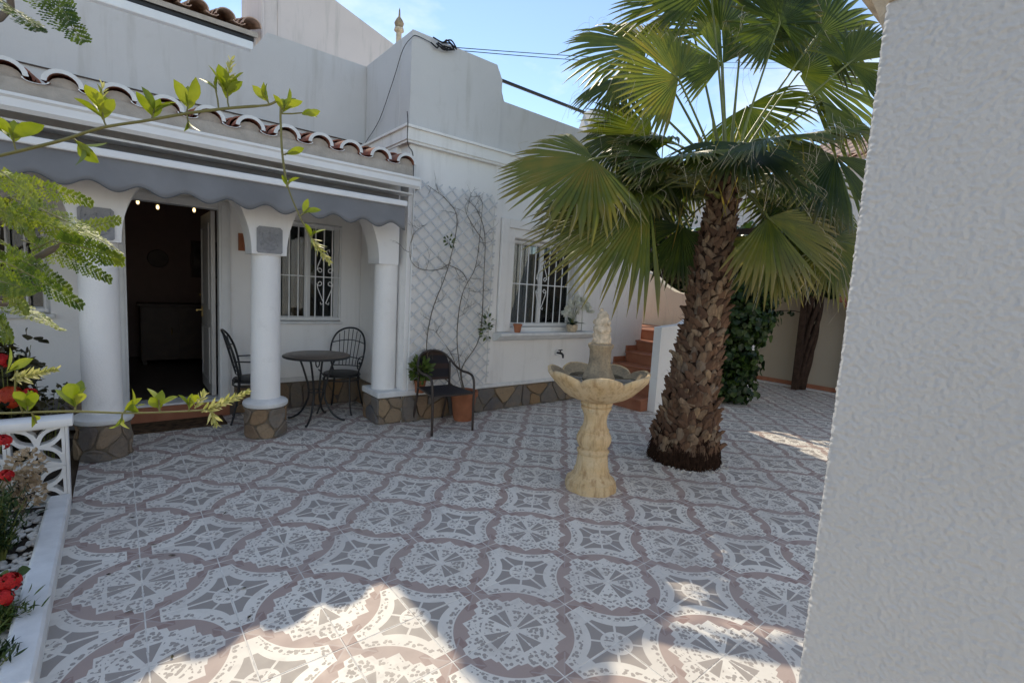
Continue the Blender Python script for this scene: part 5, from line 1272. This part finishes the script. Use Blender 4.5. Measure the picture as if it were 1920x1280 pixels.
def frond(hub, tip, nrm, spread, shade=0.4, nseg=38, split=0.62, droop=0.22, start=None, sag=0.12, age=0.0):
    """fan leaf: stalk from the crown to the hub, then pleated segments that part into drooping points"""
    hub, tip = Vector(hub), Vector(tip); ax_ = tip - hub; L = ax_.length; ax_.normalize(); n_ = Vector(nrm); n_ = (n_ - ax_ * n_.dot(ax_)).normalized(); sd = ax_.cross(n_)
    mb = MB(); half = R_(spread) / 2; da = 2 * half / nseg
    for i in range(nseg):
        if r.random() < 0.035: continue
        a = -half + da * (i + 0.5); d = ax_ * math.cos(a) + sd * math.sin(a)
        ll = L * (0.80 + 0.20 * math.cos(a * 0.75)) * r.uniform(.93, 1.05); sp_ = split * r.uniform(.85, 1.12); px = d.cross(n_).normalized()
        vs = []; tips = []; K = (0.03, 0.28, sp_, sp_ + (1 - sp_) * 0.4, sp_ + (1 - sp_) * 0.75, 1.0)
        cup = 0.16 * math.sin(abs(a)) ; tw = r.uniform(-.12, .12) if r.random() < .8 else r.uniform(-.3, .3); ys = r.uniform(0, 0.25) + age
        for t in K:
            w = ll * math.tan(da / 2) * 1.04 * (t if t <= sp_ else sp_ * (1 - (t - sp_) / (1 - sp_)) ** 0.8) + 0.0006
            dr_ = max(0, t - 0.45) ** 1.7; bend = n_ * (-cup * ll * t * t)
            c = hub + d * (ll * t * (1 - 0.12 * dr_)) + bend + Vector((0, 0, -1)) * (droop * ll * dr_ * (1.6 + 3 * tw)) + px * (tw * ll * max(0, t - sp_) * 0.6)
            f = w * 0.75
            vs += [c + px * w - n_ * f * 0.5, c + n_ * f * 0.5, c - px * w - n_ * f * 0.5]
            tips += [min(1, max(0, (t - 0.80 + ys * 0.4) * 2.2)) * (0.75 if t > 0.5 else 0.25)] * 3
        mb.cur = shade + r.uniform(-.10, .10) + 0.12 * age
        fs = []
        for k in range(len(K) - 1):
            q = k * 3; fs += [(q, q + 1, q + 4, q + 3), (q + 1, q + 2, q + 5, q + 4)]
        mb.add(vs, fs, tips)
    fr = mb.build('frond', M['frond'], palm)
    st = Vector(start) if start else axis(2.62) + Vector((r.uniform(-.05, .05), r.uniform(-.05, .05), r.uniform(-.12, .12)))
    ctl = st.lerp(hub, 0.55) + Vector((0, 0, sag * (hub - st).length))
    pt = MB(); P = bez(st, ctl, hub, 10); pt.tube(P + [hub + ax_ * 0.08], [0.030, 0.020, 0.016, 0.013, 0.011, 0.010, 0.009, 0.009, 0.008, 0.008, 0.010, 0.002], 7); pt.build('leaf_stalk', M['petiole'], fr, smooth=True)
    th = MB()                                # pale threads between the points
    for k in range(14):
        a = r.uniform(-half, half); d = ax_ * math.cos(a) + sd * math.sin(a); p = hub + d * L * r.uniform(.55, .75)
        th.tube(spline([p, p + d * L * 0.10 + Vector((r.uniform(-.04, .04), r.uniform(-.04, .04), -0.04)), p + d * L * 0.14 + Vector((r.uniform(-.08, .08), r.uniform(-.08, .08), -r.uniform(.10, .25)))], 3), 0.0011, 3, False)
    stuff(th.build('threads', M['thread'], fr))
    return fr
CAMV = Vector((-0.63, -0.77, 0.1)); UPV = Vector((0, 0, 1))
def mixn(c, u, x=0.0): return CAMV * c + UPV * u + Vector((0.78, -0.63, 0)) * x
FR = [
 ((3.226, 2.979, 2.712), (2.496, 3.329, 2.331), mixn(.75, .65), 200, .66, .14, .10),
 ((3.680, 2.505, 3.373), (3.187, 2.821, 3.678), mixn(.9, .25), 215, .58, .16, .0),
 ((4.080, 3.172, 3.981), (3.479, 3.817, 4.156), mixn(.8, .5), 190, .50, .28, .05),
 ((4.669, 2.180, 4.052), (4.356, 2.177, 4.526), mixn(1, -.15), 300, .20, .12, .0),
 ((5.283, 2.231, 3.829), (6.168, 1.857, 4.478), mixn(.85, .3), 210, .40, .25, .0),
 ((5.169, 1.949, 3.465), (5.585, 1.505, 3.184), mixn(.5, .8), 170, .42, .35, .1),
 ((4.054, 2.130, 2.876), (3.595, 1.796, 2.453), mixn(.25, 1), 200, .16, .30, .0),
 ((4.972, 1.705, 2.884), (4.660, 1.609, 2.228), mixn(.95, .3), 215, .18, .22, .0),
 ((3.509, 2.572, 2.381), (2.631, 2.799, 1.655), mixn(.75, .65), 95, .58, .10, .25),
 ((3.513, 3.036, 2.473), (2.964, 3.373, 2.129), mixn(.7, .7), 180, .28, .30, .0),
 ((4.285, 1.923, 2.276), (4.438, 1.401, 1.760), mixn(.85, .5), 165, .48, .14, .5),
 ((4.400, 2.802, 2.270), (4.192, 2.893, 1.701), mixn(.95, .3), 180, .18, .20, .0),
 ((4.022, 2.923, 2.783), (3.633, 3.261, 2.458), mixn(.6, .8), 170, .30, .30, .1),
 ((4.239, 2.642, 4.376), (4.011, 2.796, 5.075), mixn(.9, .1), 260, .30, .15, .0),
 ((4.756, 2.583, 4.658), (5.214, 2.525, 5.537), mixn(.9, .1), 250, .30, .15, .0),
 ((4.781, 1.910, 2.304), (5.119, 1.503, 1.832), mixn(.8, .6), 170, .40, .22, .35),
 ((5.622, 1.895, 2.469), (6.002, 1.648, 1.990), mixn(.8, .5), 180, .20, .25, .1),
 ((4.432, 3.015, 4.462), (4.136, 3.586, 4.957), mixn(.9, .3), 200, .45, .2, .0),
 ((4.014, 3.250, 3.218), (3.666, 3.613, 2.844), mixn(.7, .6), 160, .25, .3, .0),
 ((5.183, 2.670, 3.596), (5.958, 2.541, 3.483), mixn(-.3, 1), 190, .30, .3, .0),
 ((4.824, 2.993, 2.867), (4.996, 3.341, 2.648), mixn(-.4, 1), 180, .25, .3, .0),
 ((5.524, 2.361, 2.908), (6.198, 2.099, 2.651), mixn(-.2, 1), 180, .25, .3, .0),
 ((4.838, 2.853, 4.276), (5.010, 3.150, 5.087), mixn(.8, .2), 200, .35, .15, .0),
 ((5.076, 1.733, 3.701), (5.361, 1.418, 4.046), mixn(.8, .4), 200, .35, .2, .0),
 ((3.534, 2.909, 2.616), (3.029, 3.215, 2.313), mixn(.6, .8), 160, .45, .16, .1),
 ((3.772, 2.670, 2.765), (3.332, 2.924, 2.940), mixn(.7, .6), 150, .35, .25, .0),
 ((4.117, 1.842, 2.575), (4.192, 1.433, 2.415), mixn(.4, .9), 170, .22, .30, .0),
 ((5.049, 2.002, 2.672), (5.095, 1.809, 2.024), mixn(.9, .4), 190, .22, .20, .1),
 ((4.737, 2.061, 2.192), (4.579, 1.968, 1.528), mixn(.95, .3), 160, .40, .16, .4),
 ((4.929, 1.638, 2.146), (5.089, 1.308, 1.650), mixn(.8, .5), 190, .42, .20, .4),
 ((4.459, 2.571, 3.760), (4.126, 2.772, 4.179), mixn(.9, .3), 200, .40, .2, .0),
 ((5.201, 2.074, 4.085), (5.490, 1.924, 4.706), mixn(.9, .2), 240, .26, .2, .0),
 ((3.637, 3.080, 3.514), (3.252, 3.289, 3.228), mixn(.5, .8), 170, .42, .35, .1),
 ((4.20, 2.95, 2.75), (3.95, 3.65, 2.45), mixn(-.4, 1), 190, .30, .25, .1),
 ((4.55, 2.95, 2.9), (4.7, 3.75, 2.75), mixn(-.4, 1), 190, .30, .25, .1),
 ((3.95, 2.75, 2.6), (3.45, 3.30, 2.30), mixn(-.2, 1), 180, .35, .25, .1),
 ((4.05, 3.0, 3.1), (3.75, 3.7, 3.25), mixn(-.4, 1), 190, .35, .2, .0),
 ((4.10, 3.05, 2.55), (3.75, 3.85, 2.35), mixn(-.3, 1), 220, .30, .2, .1),
 ((3.75, 2.95, 2.55), (3.05, 3.35, 2.38), mixn(.2, 1), 200, .35, .2, .1),
 ((4.40, 3.15, 2.70), (4.30, 3.95, 2.50), mixn(-.3, 1), 210, .30, .2, .0),
]
for k in range(7):                      # shorter fans filling the heart of the crown
    a = k * 2.4 + 0.7; el = R_(r.uniform(5, 62)); q = r.uniform(.42, .72); d = Vector((math.cos(a) * math.cos(el), math.sin(a) * math.cos(el), math.sin(el))); h = Vector((4.36, 2.37, 2.72)) + d * q
    d2 = (d + Vector((0, 0, -0.35))).normalized(); FR.append((tuple(h), tuple(h + d2 * r.uniform(.55, .78)), Vector((-d.x * .4, -d.y * .4, 1)) + rv(r) * 0.3, r.uniform(160, 220), r.uniform(.2, .5), r.uniform(.12, .28), 0.0))
for i, (h, t, nn, sp_, shd, dr_, age) in enumerate(FR): frond(h, t, nn, sp_, shd, 40 if sp_ > 180 else 32, 0.67, dr_ * 0.85, sag=0.05 if h[2] > 3.1 else 0.22, age=age)
b = MB()
for k in range(16):                       # old stalk stubs and dry strips hanging in the crown
    a = k * 2.4; st = axis(2.5) + Vector((0, 0, -0.12 + 0.016 * k)); L = r.uniform(.18, .45); e = st + Vector((math.cos(a) * L, math.sin(a) * L, r.uniform(.02, .25)))
    b.tube(bez(st, st.lerp(e, 0.5) + Vector((0, 0, 0.08)), e, 5), [0.028, 0.014], 6)
b.build('cut_stalks', M['petiole'], palm, smooth=True)
b = MB()
for k in range(60):
    p = axis(2.6) + Vector((r.uniform(-.5, .5), r.uniform(-.5, .5), r.uniform(-.1, .6))); b.cur = r.uniform(.7, 1)
    leaf(b, p, (r.uniform(-.4, .4), r.uniform(-.4, .4), -1), rv(r), r.uniform(.25, .55), 0.014, 0.4, 0.1)
b.build('dry_strips', M['frond'], palm)
b = MB()                                   # pale pebbles round the foot
for k in range(150):
    a = r.uniform(math.pi * 0.85, math.pi * 2.05); q = r.uniform(.30, .40); s = r.uniform(.006, .014); b.lathe([(0, -s * .6), (s, -s * .2), (s * .9, s * .3), (0, s * .6)], (4.28 + q * math.cos(a), 2.47 + q * math.sin(a), s * 0.5), 6, cap=False)
tag(stuff(b.build('pebbles', M['pebble'], smooth=True)), 'pale loose pebbles scattered round the foot of the palm', 'pebbles')

# ------------------------------------------------------------------ lime green vine shoots close to the camera
def shoot(label, path, rad, clusters, spikes, seed):
    t = thing('vine_shoot', label, 'vine', path[0]); rr = random.Random(seed); P = spline(path, 8)
    b = MB(); b.tube(P, rad, 7); b.build('stem', M['limestem'], t, smooth=True)
    for (c, up_, n, L) in clusters:
        c = Vector(c); up_ = Vector(up_).normalized()
        s1 = up_.orthogonal().normalized(); s2 = up_.cross(s1)
        near_ = min(P, key=lambda p: (p - c).length); b = MB(); b.tube([near_, near_.lerp(c, 0.5) + up_ * 0.002, c + up_ * 0.02], [0.0016, 0.0012], 5); b.build('leaf_stem', M['limestem'], t)
        for k in range(n):
            a = k * 2.4 + rr.uniform(-.4, .4); op = rr.uniform(.35, .95) if k > 0 else 0.15; d = up_ * math.cos(op) + (s1 * math.cos(a) + s2 * math.sin(a)) * math.sin(op)
            b = MB(); b.cur = rr.uniform(.35, 1.0); ll = L * rr.uniform(.7, 1.1)
            leaf(b, c + up_ * (0.004 * k), d, (up_ * 0.5 - d + rv(rr) * 0.35), ll, ll * rr.uniform(.40, .52), 0.35, rr.uniform(.05, .3), (0.0, 0.55, 0.92, 1.0, 0.72, 0.0)); b.build('leaf', M['lime'], t, smooth=True)
    for (p0, p1, n) in spikes:
        p0, p1 = Vector(p0), Vector(p1); ax_ = (p1 - p0); L = ax_.length; ax_.normalize(); s1 = ax_.orthogonal().normalized(); s2 = ax_.cross(s1); b = MB()
        b.tube([p0, p1], [0.0015, 0.0006], 5)
        for k in range(n):
            q = k / n; a = k * 2.4; d = (ax_ * 0.75 + (s1 * math.cos(a) + s2 * math.sin(a)) * (0.95 - 0.4 * q)).normalized(); b.cur = rr.uniform(.1, 1)
            leaf(b, p0 + ax_ * (L * q), d, ax_ + rv(rr) * 0.3, 0.022 * (1.1 - 0.6 * q) * rr.uniform(.8, 1.2), 0.006, 0.5, -0.15)
        b.build('bud_spike', M['bud'], t)
D1 = 0.95
shoot('lime green vine shoot arching across the upper left and drooping by the awning',
      [(-0.58, 0.98, 0.03), (-0.56, 0.97, 0.9), (-0.42, 0.95, 1.62), (-0.235, 1.492, 1.744), (-0.175, 1.432, 1.763), (-0.123, 1.380, 1.780), (-0.073, 1.328, 1.797), (-0.016, 1.285, 1.824), (0.053, 1.231, 1.843), (0.114, 1.183, 1.861), (0.179, 1.132, 1.876), (0.236, 1.087, 1.886), (0.256, 1.072, 1.895), (0.257, 1.067, 1.859), (0.258, 1.056, 1.792), (0.265, 1.042, 1.730), (0.284, 1.031, 1.676), (0.305, 1.021, 1.631)],
      [0.0036, 0.0032, 0.0028, 0.0022, 0.0016],
      [((-0.152, 1.404, 1.787), (0, 0, 1), 5, .062), ((-0.059, 1.316, 1.798), (0.5, 0, -.4), 5, .052), ((-0.014, 1.285, 1.839), (0, 0, 1), 5, .058), ((0.062, 1.225, 1.848), (0.2, 0, 1), 6, .046), ((0.116, 1.183, 1.868), (0.1, 0, 1), 4, .052),
       ((0.116, 1.181, 1.854), (0.1, 0, -1), 3, .034), ((0.175, 1.138, 1.894), (0.1, 0, 1), 6, .058), ((0.162, 1.150, 1.904), (-.3, 0, 1), 2, .05), ((0.240, 1.084, 1.889), (-.3, 0, .5), 4, .036), ((0.260, 1.066, 1.873), (0.3, 0, .7), 5, .045), ((0.289, 1.042, 1.872), (.8, 0, .4), 3, .034),
       ((0.262, 1.052, 1.790), (.6, 0, .5), 2, .036), ((0.262, 1.044, 1.728), (.2, 0, .6), 3, .026), ((0.288, 1.029, 1.679), (.7, 0, .8), 3, .038), ((0.303, 1.023, 1.633), (.2, 0, .6), 3, .03)],
      [((0.176, 1.141, 1.920), (0.185, 1.141, 1.971), 16), ((-0.016, 1.292, 1.873), (-0.012, 1.293, 1.909), 10), ((0.304, 1.023, 1.636), (0.331, 0.994, 1.589), 30)], 51)
shoot('lime green vine shoot running level across the left just above the kerb',
      [(-0.62, 0.92, 0.03), (-0.58, 0.90, 0.7), (-0.40, 0.88, 1.14), (-0.222, 1.287, 1.278), (-0.170, 1.244, 1.281), (-0.125, 1.208, 1.286), (-0.064, 1.159, 1.292), (0.003, 1.105, 1.294), (0.064, 1.068, 1.297), (0.126, 1.031, 1.303), (0.145, 1.016, 1.310)],
      [0.0022, 0.0020, 0.0016],
      [((-0.131, 1.213, 1.286), (0.1, 0, 1), 5, .040), ((-0.125, 1.208, 1.284), (0.3, 0, -1), 2, .026), ((-0.063, 1.159, 1.295), (0.05, 0, 1), 5, .048), ((0.005, 1.104, 1.296), (.4, 0, .3), 4, .036), ((0.001, 1.105, 1.290), (0, 0, -1), 4, .028), ((0.055, 1.076, 1.300), (0, 0, 1), 4, .034), ((0.098, 1.041, 1.306), (0.1, 0, 1), 3, .032), ((-0.156, 1.205, 1.360), (.5, 0, .5), 4, .04)],
      [((0.117, 1.038, 1.298), (0.184, 0.989, 1.340), 46), ((0.130, 1.028, 1.301), (0.137, 1.019, 1.277), 14), ((-0.150, 1.211, 1.347), (-0.087, 1.163, 1.370), 44), ((0.106, 1.035, 1.307), (0.119, 1.028, 1.334), 12)], 52)

# ------------------------------------------------------------------ feathery-leaved tree whose branches reach in from the left
ftree = thing('feathery_tree', 'feathery yellow-green leaved tree branch reaching in from the left edge', 'tree', (-1.35, 2.3, 0.03))
b = MB(); b.tube(spline([(-1.35, 2.3, 0.0), (-1.32, 2.28, 1.0), (-1.25, 2.2, 1.9), (-1.2, 2.1, 3.0)], 6), [0.06, 0.045, 0.03, 0.015], 9); b.build('trunk', M['twig'], ftree, smooth=True)
def feather(base, tip, sidev, seed, npin=13, Lp=0.11, shade=0.5, droop=0.12):
    """twice-divided leaf: midrib, side ribs and tiny paired leaflets"""
    rr = random.Random(seed); base, tip = Vector(base), Vector(tip); L = (tip - base).length; sidev = Vector(sidev).normalized()
    b = MB(); mid = [base.lerp(tip, t / 10) + Vector((0, 0, -1)) * (droop * L * (t / 10) ** 2) for t in range(11)]
    b.tube(mid, [0.0022, 0.0008], 5, False); rib = b.build('midrib', M['limestem'], None)
    m = MB()
    for k in range(npin):
        t = 0.10 + 0.88 * k / (npin - 1); i = min(9, int(t * 10)); p = mid[i].lerp(mid[i + 1], t * 10 - i); ax_ = (mid[i + 1] - mid[i]).normalized()
        sd = (sidev - ax_ * sidev.dot(ax_)).normalized(); nn = ax_.cross(sd)
        for s in (-1, 1):
            l = Lp * (0.55 + 0.9 * math.sin(math.pi * min(1, 0.15 + 0.8 * t))) * rr.uniform(.85, 1.1) * (1 - 0.45 * t); d = (ax_ * (0.55 + 0.3 * t) + sd * s + nn * rr.uniform(-.15, .15)).normalized(); e = p + d * l + Vector((0, 0, -0.12 * l))
            m.cur = shade + rr.uniform(-.3, .3); nl = max(5, int(l / 0.0085)); q2 = d.cross(nn).normalized(); up_ = nn
            w0 = 0.0007; m.add([p + q2 * w0, p - q2 * w0, e - q2 * w0 * .3, e + q2 * w0 * .3], [(0, 1, 2, 3)])
            for j in range(nl):
                u = (j + 0.6) / nl; c = p.lerp(e, u)
                for s2 in (-1, 1):
                    dd = (d * 0.6 + q2 * s2).normalized(); ll = 0.0165 * (1.05 - 0.5 * u) * rr.uniform(.85, 1.15); ww = 0.0042; pv = dd.cross(up_ + rv(rr) * 0.35).normalized() * ww
                    m.add([c, c + dd * ll * .5 + pv, c + dd * ll, c + dd * ll * .5 - pv], [(0, 1, 2, 3)])
    o = m.build('leaf', M['feather'], ftree); rib.parent = o; return o
FEW = [((-0.296, 2.152, 1.848), (-0.165, 1.921, 1.750), 0.95),
 ((-0.351, 2.445, 1.832), (-0.059, 2.170, 1.810), 0.70),
 ((-0.308, 2.282, 1.735), (-0.083, 2.031, 1.672), 0.60),
 ((-0.219, 2.315, 1.594), (0.011, 2.047, 1.752), 0.80),
 ((-0.133, 1.859, 1.616), (0.010, 1.736, 1.600), 0.30),
 ((-0.252, 2.396, 1.629), (-0.018, 2.138, 1.555), 0.25),
 ((-0.336, 2.374, 1.654), (-0.188, 2.238, 1.542), 0.70),
 ((-0.286, 2.253, 1.586), (-0.111, 2.006, 1.516), 0.30),
 ((-0.314, 2.184, 1.533), (-0.201, 1.958, 1.451), 0.80),
 ((-0.367, 2.447, 1.448), (-0.154, 2.257, 1.368), 0.75),
 ((-0.291, 1.990, 1.401), (-0.225, 1.860, 1.369), 0.50),
 ((-0.401, 2.577, 1.713), (-0.149, 2.324, 1.737), 0.90),
 ((-0.236, 2.075, 1.741), (0.005, 1.810, 1.647), 0.55),
 ((-0.292, 1.975, 1.578), (-0.077, 1.758, 1.486), 0.15),
 ((-0.355, 2.303, 1.779), (-0.195, 2.092, 1.670), 0.60),
 ((-0.324, 2.098, 1.502), (-0.188, 1.956, 1.497), 0.50)]
FET = [((-0.215, 2.112, 2.394), (-0.056, 1.892, 2.216), 0.35), ((-0.277, 2.153, 2.328), (-0.154, 1.973, 2.228), 0.20), ((-0.167, 2.075, 2.412), (-0.084, 1.920, 2.255), 0.30)]
BRW = [[(-0.369, 2.298, 1.428), (-0.235, 2.204, 1.539), (-0.141, 2.137, 1.613), (-0.073, 2.091, 1.677)], [(-0.364, 2.327, 1.665), (-0.283, 2.271, 1.738), (-0.203, 2.211, 1.777)], [(-0.369, 2.298, 1.428), (-0.317, 2.255, 1.423), (-0.238, 2.190, 1.421)], [(-0.349, 2.399, 2.273), (-0.253, 2.345, 2.449), (-0.212, 2.317, 2.485)]]
for k, (p0, p1, shd) in enumerate(FEW): feather(p0, p1, (0.45, -0.75, 0.5 if k % 3 else -0.4), 300 + k, 17, 0.039, shd + 0.08)
for k, (p0, p1, shd) in enumerate(FET): feather(p0, p1, (0.6, -0.6, -0.5), 350 + k, 15, 0.05, shd)
b = MB()
for s in BRW: b.tube(spline([(-1.28, 2.24, 1.6)] + s, 5), [0.018, 0.010, 0.005], 6)
b.build('branch', M['twig'], ftree, smooth=True)

# ------------------------------------------------------------------ plants in the bed
def bushy(name, label, loc, h, w, n, L, mat, seed, flowers=None, group=None, wl_=0.6, upright=0.4):
    t = thing(name, label, 'plant', loc, group=group); rr = random.Random(seed); b = MB(); loc = Vector(loc); st = MB()
    for k in range(max(5, n // 22)):
        a = rr.uniform(0, 6.28); e = loc + Vector((math.cos(a) * w * rr.random(), math.sin(a) * w * rr.random(), h * rr.uniform(.5, 1.0))); P = bez(loc + Vector((math.cos(a) * .02, math.sin(a) * .02, 0)), loc.lerp(e, 0.5) + Vector((0, 0, h * .15)), e, 5); st.tube(P, [0.005, 0.002], 5, False)
        for q in range(n // max(5, n // 22)):
            p = P[rr.randrange(1, 6)] + rv(rr) * w * 0.25; p.z = max(p.z, loc.z + 0.01); b.cur = rr.uniform(.05, .95); leaf(b, p, rv(rr) + Vector((0, 0, upright)), rv(rr) + Vector((0, 0, 1)), L * rr.uniform(.6, 1.2), L * wl_, 0.2, 0.3)
    st.build('stems', M['petiole'], t); b.build('foliage', mat, t)
    for (c, rad, m_, k) in (flowers or []):
        f = MB(); c = Vector(c)
        for _ in range(k):
            d = rv(rr); d.z = abs(d.z) * 0.8 + 0.1 if rr.random() < .8 else d.z; q = c + d * rad; f.cur = rr.random(); nrm = d; s1 = nrm.orthogonal().normalized(); s2 = nrm.cross(s1)
            for e in range(5): a = e * 1.2566 + rr.random(); leaf(f, q, s1 * math.cos(a) + s2 * math.sin(a), nrm, rad * 0.44, rad * 0.38, 0.15, 0.35)
        fo = f.build('flower_head', m_, t); sb_ = MB(); sb_.tube(bez(loc + Vector((0, 0, h * .3)), loc.lerp(c, .6) + Vector((0, 0, .03)), c, 5), 0.003, 5); sb_.build('flower_stalk', M['petiole'], fo)
    return t
bushy('geranium', 'geranium with large bright red flower heads at the lower left edge', (-0.46, 2.84, 0.03), 0.20, 0.12, 220, 0.05, M['midleaf'], 61, [((-0.381, 2.764, 0.220), .042, M['red'], 34), ((-0.392, 2.698, 0.190), .036, M['red'], 24)], wl_=0.9)
bushy('geranium', 'geranium with two red flower heads in front of the breeze-block screen', (-0.60, 3.75, 0.03), 0.34, 0.14, 240, 0.05, M['midleaf'], 62, [((-0.510, 3.750, 0.565), .042, M['red'], 40), ((-0.498, 3.700, 0.385), .036, M['red'], 34)], wl_=0.9)
bushy('lavender_clump', 'dense fine leaved green clump beside the kerb', (-0.50, 3.42, 0.03), 0.36, 0.15, 900, 0.055, M['darkleaf'], 63, None, wl_=0.14, upright=1.2)
bushy('lavender_clump', 'smaller fine leaved clump spilling over pebbles at the bottom left', (-0.42, 2.72, 0.03), 0.14, 0.12, 420, 0.05, M['midleaf'], 64, None, wl_=0.14, upright=0.8)
bushy('low_herb', 'low green herb nearest the bottom left corner', (-0.40, 2.42, 0.03), 0.10, 0.10, 320, 0.045, M['darkleaf'], 65, None, wl_=0.2, upright=0.8)
bushy('bronze_bush', 'dark bronze leaved bush with red and orange flowers behind the screen wall', (-0.60, 4.70, 0.03), 0.95, 0.26, 900, 0.085, M['bronze'], 66,
      [((-0.595, 4.500, 0.908), .05, M['red'], 36), ((-0.544, 4.400, 0.680), .075, M['orange'], 30), ((-0.462, 4.400, 0.697), .04, M['red'], 20), ((-0.499, 4.400, 0.956), .025, M['whitepetal'], 12)], wl_=0.75)
bushy('trailing_shrub', 'thin shrub with small dark leaves left of the porch column', (-0.42, 4.85, 0.03), 0.80, 0.12, 150, 0.045, M['bronze'], 67, None, wl_=0.6)
dh = thing('dried_hydrangea', 'pale beige dried flower cluster in front of the breeze-block screen', 'dried flowers', (-0.47, 3.95, 0.03)); rr = random.Random(71)
b = MB(); f = MB()
for (c, rad) in (((-0.438, 3.920, 0.363), .085), ((-0.435, 3.880, 0.203), .075), ((-0.470, 3.860, 0.283), .06)):
    c = Vector(c); b.tube([(-0.47, 3.95, 0.03), c], 0.004, 5)
    for _ in range(170):
        d = rv(rr); q = c + d * rad * rr.uniform(.7, 1.05); f.cur = rr.random(); leaf(f, q, d + rv(rr) * 0.8, rv(rr), 0.028, 0.022, 0.3, 0.4)
b.build('stalk', M['twig'], dh); f.build('florets', M['dry'], dh)
b = MB(); rr = random.Random(72)             # white pebbles in the bed
for k in range(900):
    x = KX - 0.11 - rr.random() ** 1.3 * 0.55; y = rr.uniform(2.0, 4.0); s = rr.uniform(.010, .026); a = rr.random() * 6; n = 7
    z = 0.045 + 0.03 * noise.noise(Vector((x * 4, y * 4, 0))); e = rr.uniform(.6, 1); vs = []
    for rz_, zz in ((0.55, -.35), (1, .05), (0.8, .38), (0.3, .55)):
        for j in range(n): t = 2 * math.pi * j / n; u, v = rz_ * s * math.cos(t), rz_ * s * e * math.sin(t); vs.append((x + u * math.cos(a) - v * math.sin(a), y + u * math.sin(a) + v * math.cos(a), z + zz * s))
    b.add(vs, [(i * n + j, i * n + (j + 1) % n, (i + 1) * n + (j + 1) % n, (i + 1) * n + j) for i in range(3) for j in range(n)] + [tuple(3 * n + j for j in range(n))])
tag(stuff(b.build('bed_pebbles', M['pebble'], smooth=True)), 'white pebbles covering the flower bed behind the kerb', 'pebbles')
lt = MB(); rr = random.Random(73)            # fallen leaves on the tiles
for k in range(26):
    x, y = (rr.uniform(-.15, .9), rr.uniform(2.1, 4.4)) if k < 16 else (rr.uniform(0.5, 4.5), rr.uniform(2.0, 4.6)); lt.cur = rr.random(); a = rr.random() * 6.3
    leaf(lt, (x, y, 0.004), (math.cos(a), math.sin(a), 0.05), (0.1, 0, 1), rr.uniform(.018, .045), rr.uniform(.006, .014), 0.3, -0.05)
tag(stuff(lt.build('fallen_leaves', M['bronze'])), 'scattered small dark fallen leaves on the courtyard tiles', 'leaves')

for o in bpy.data.objects:
    if '_local' in o: del o['_local']
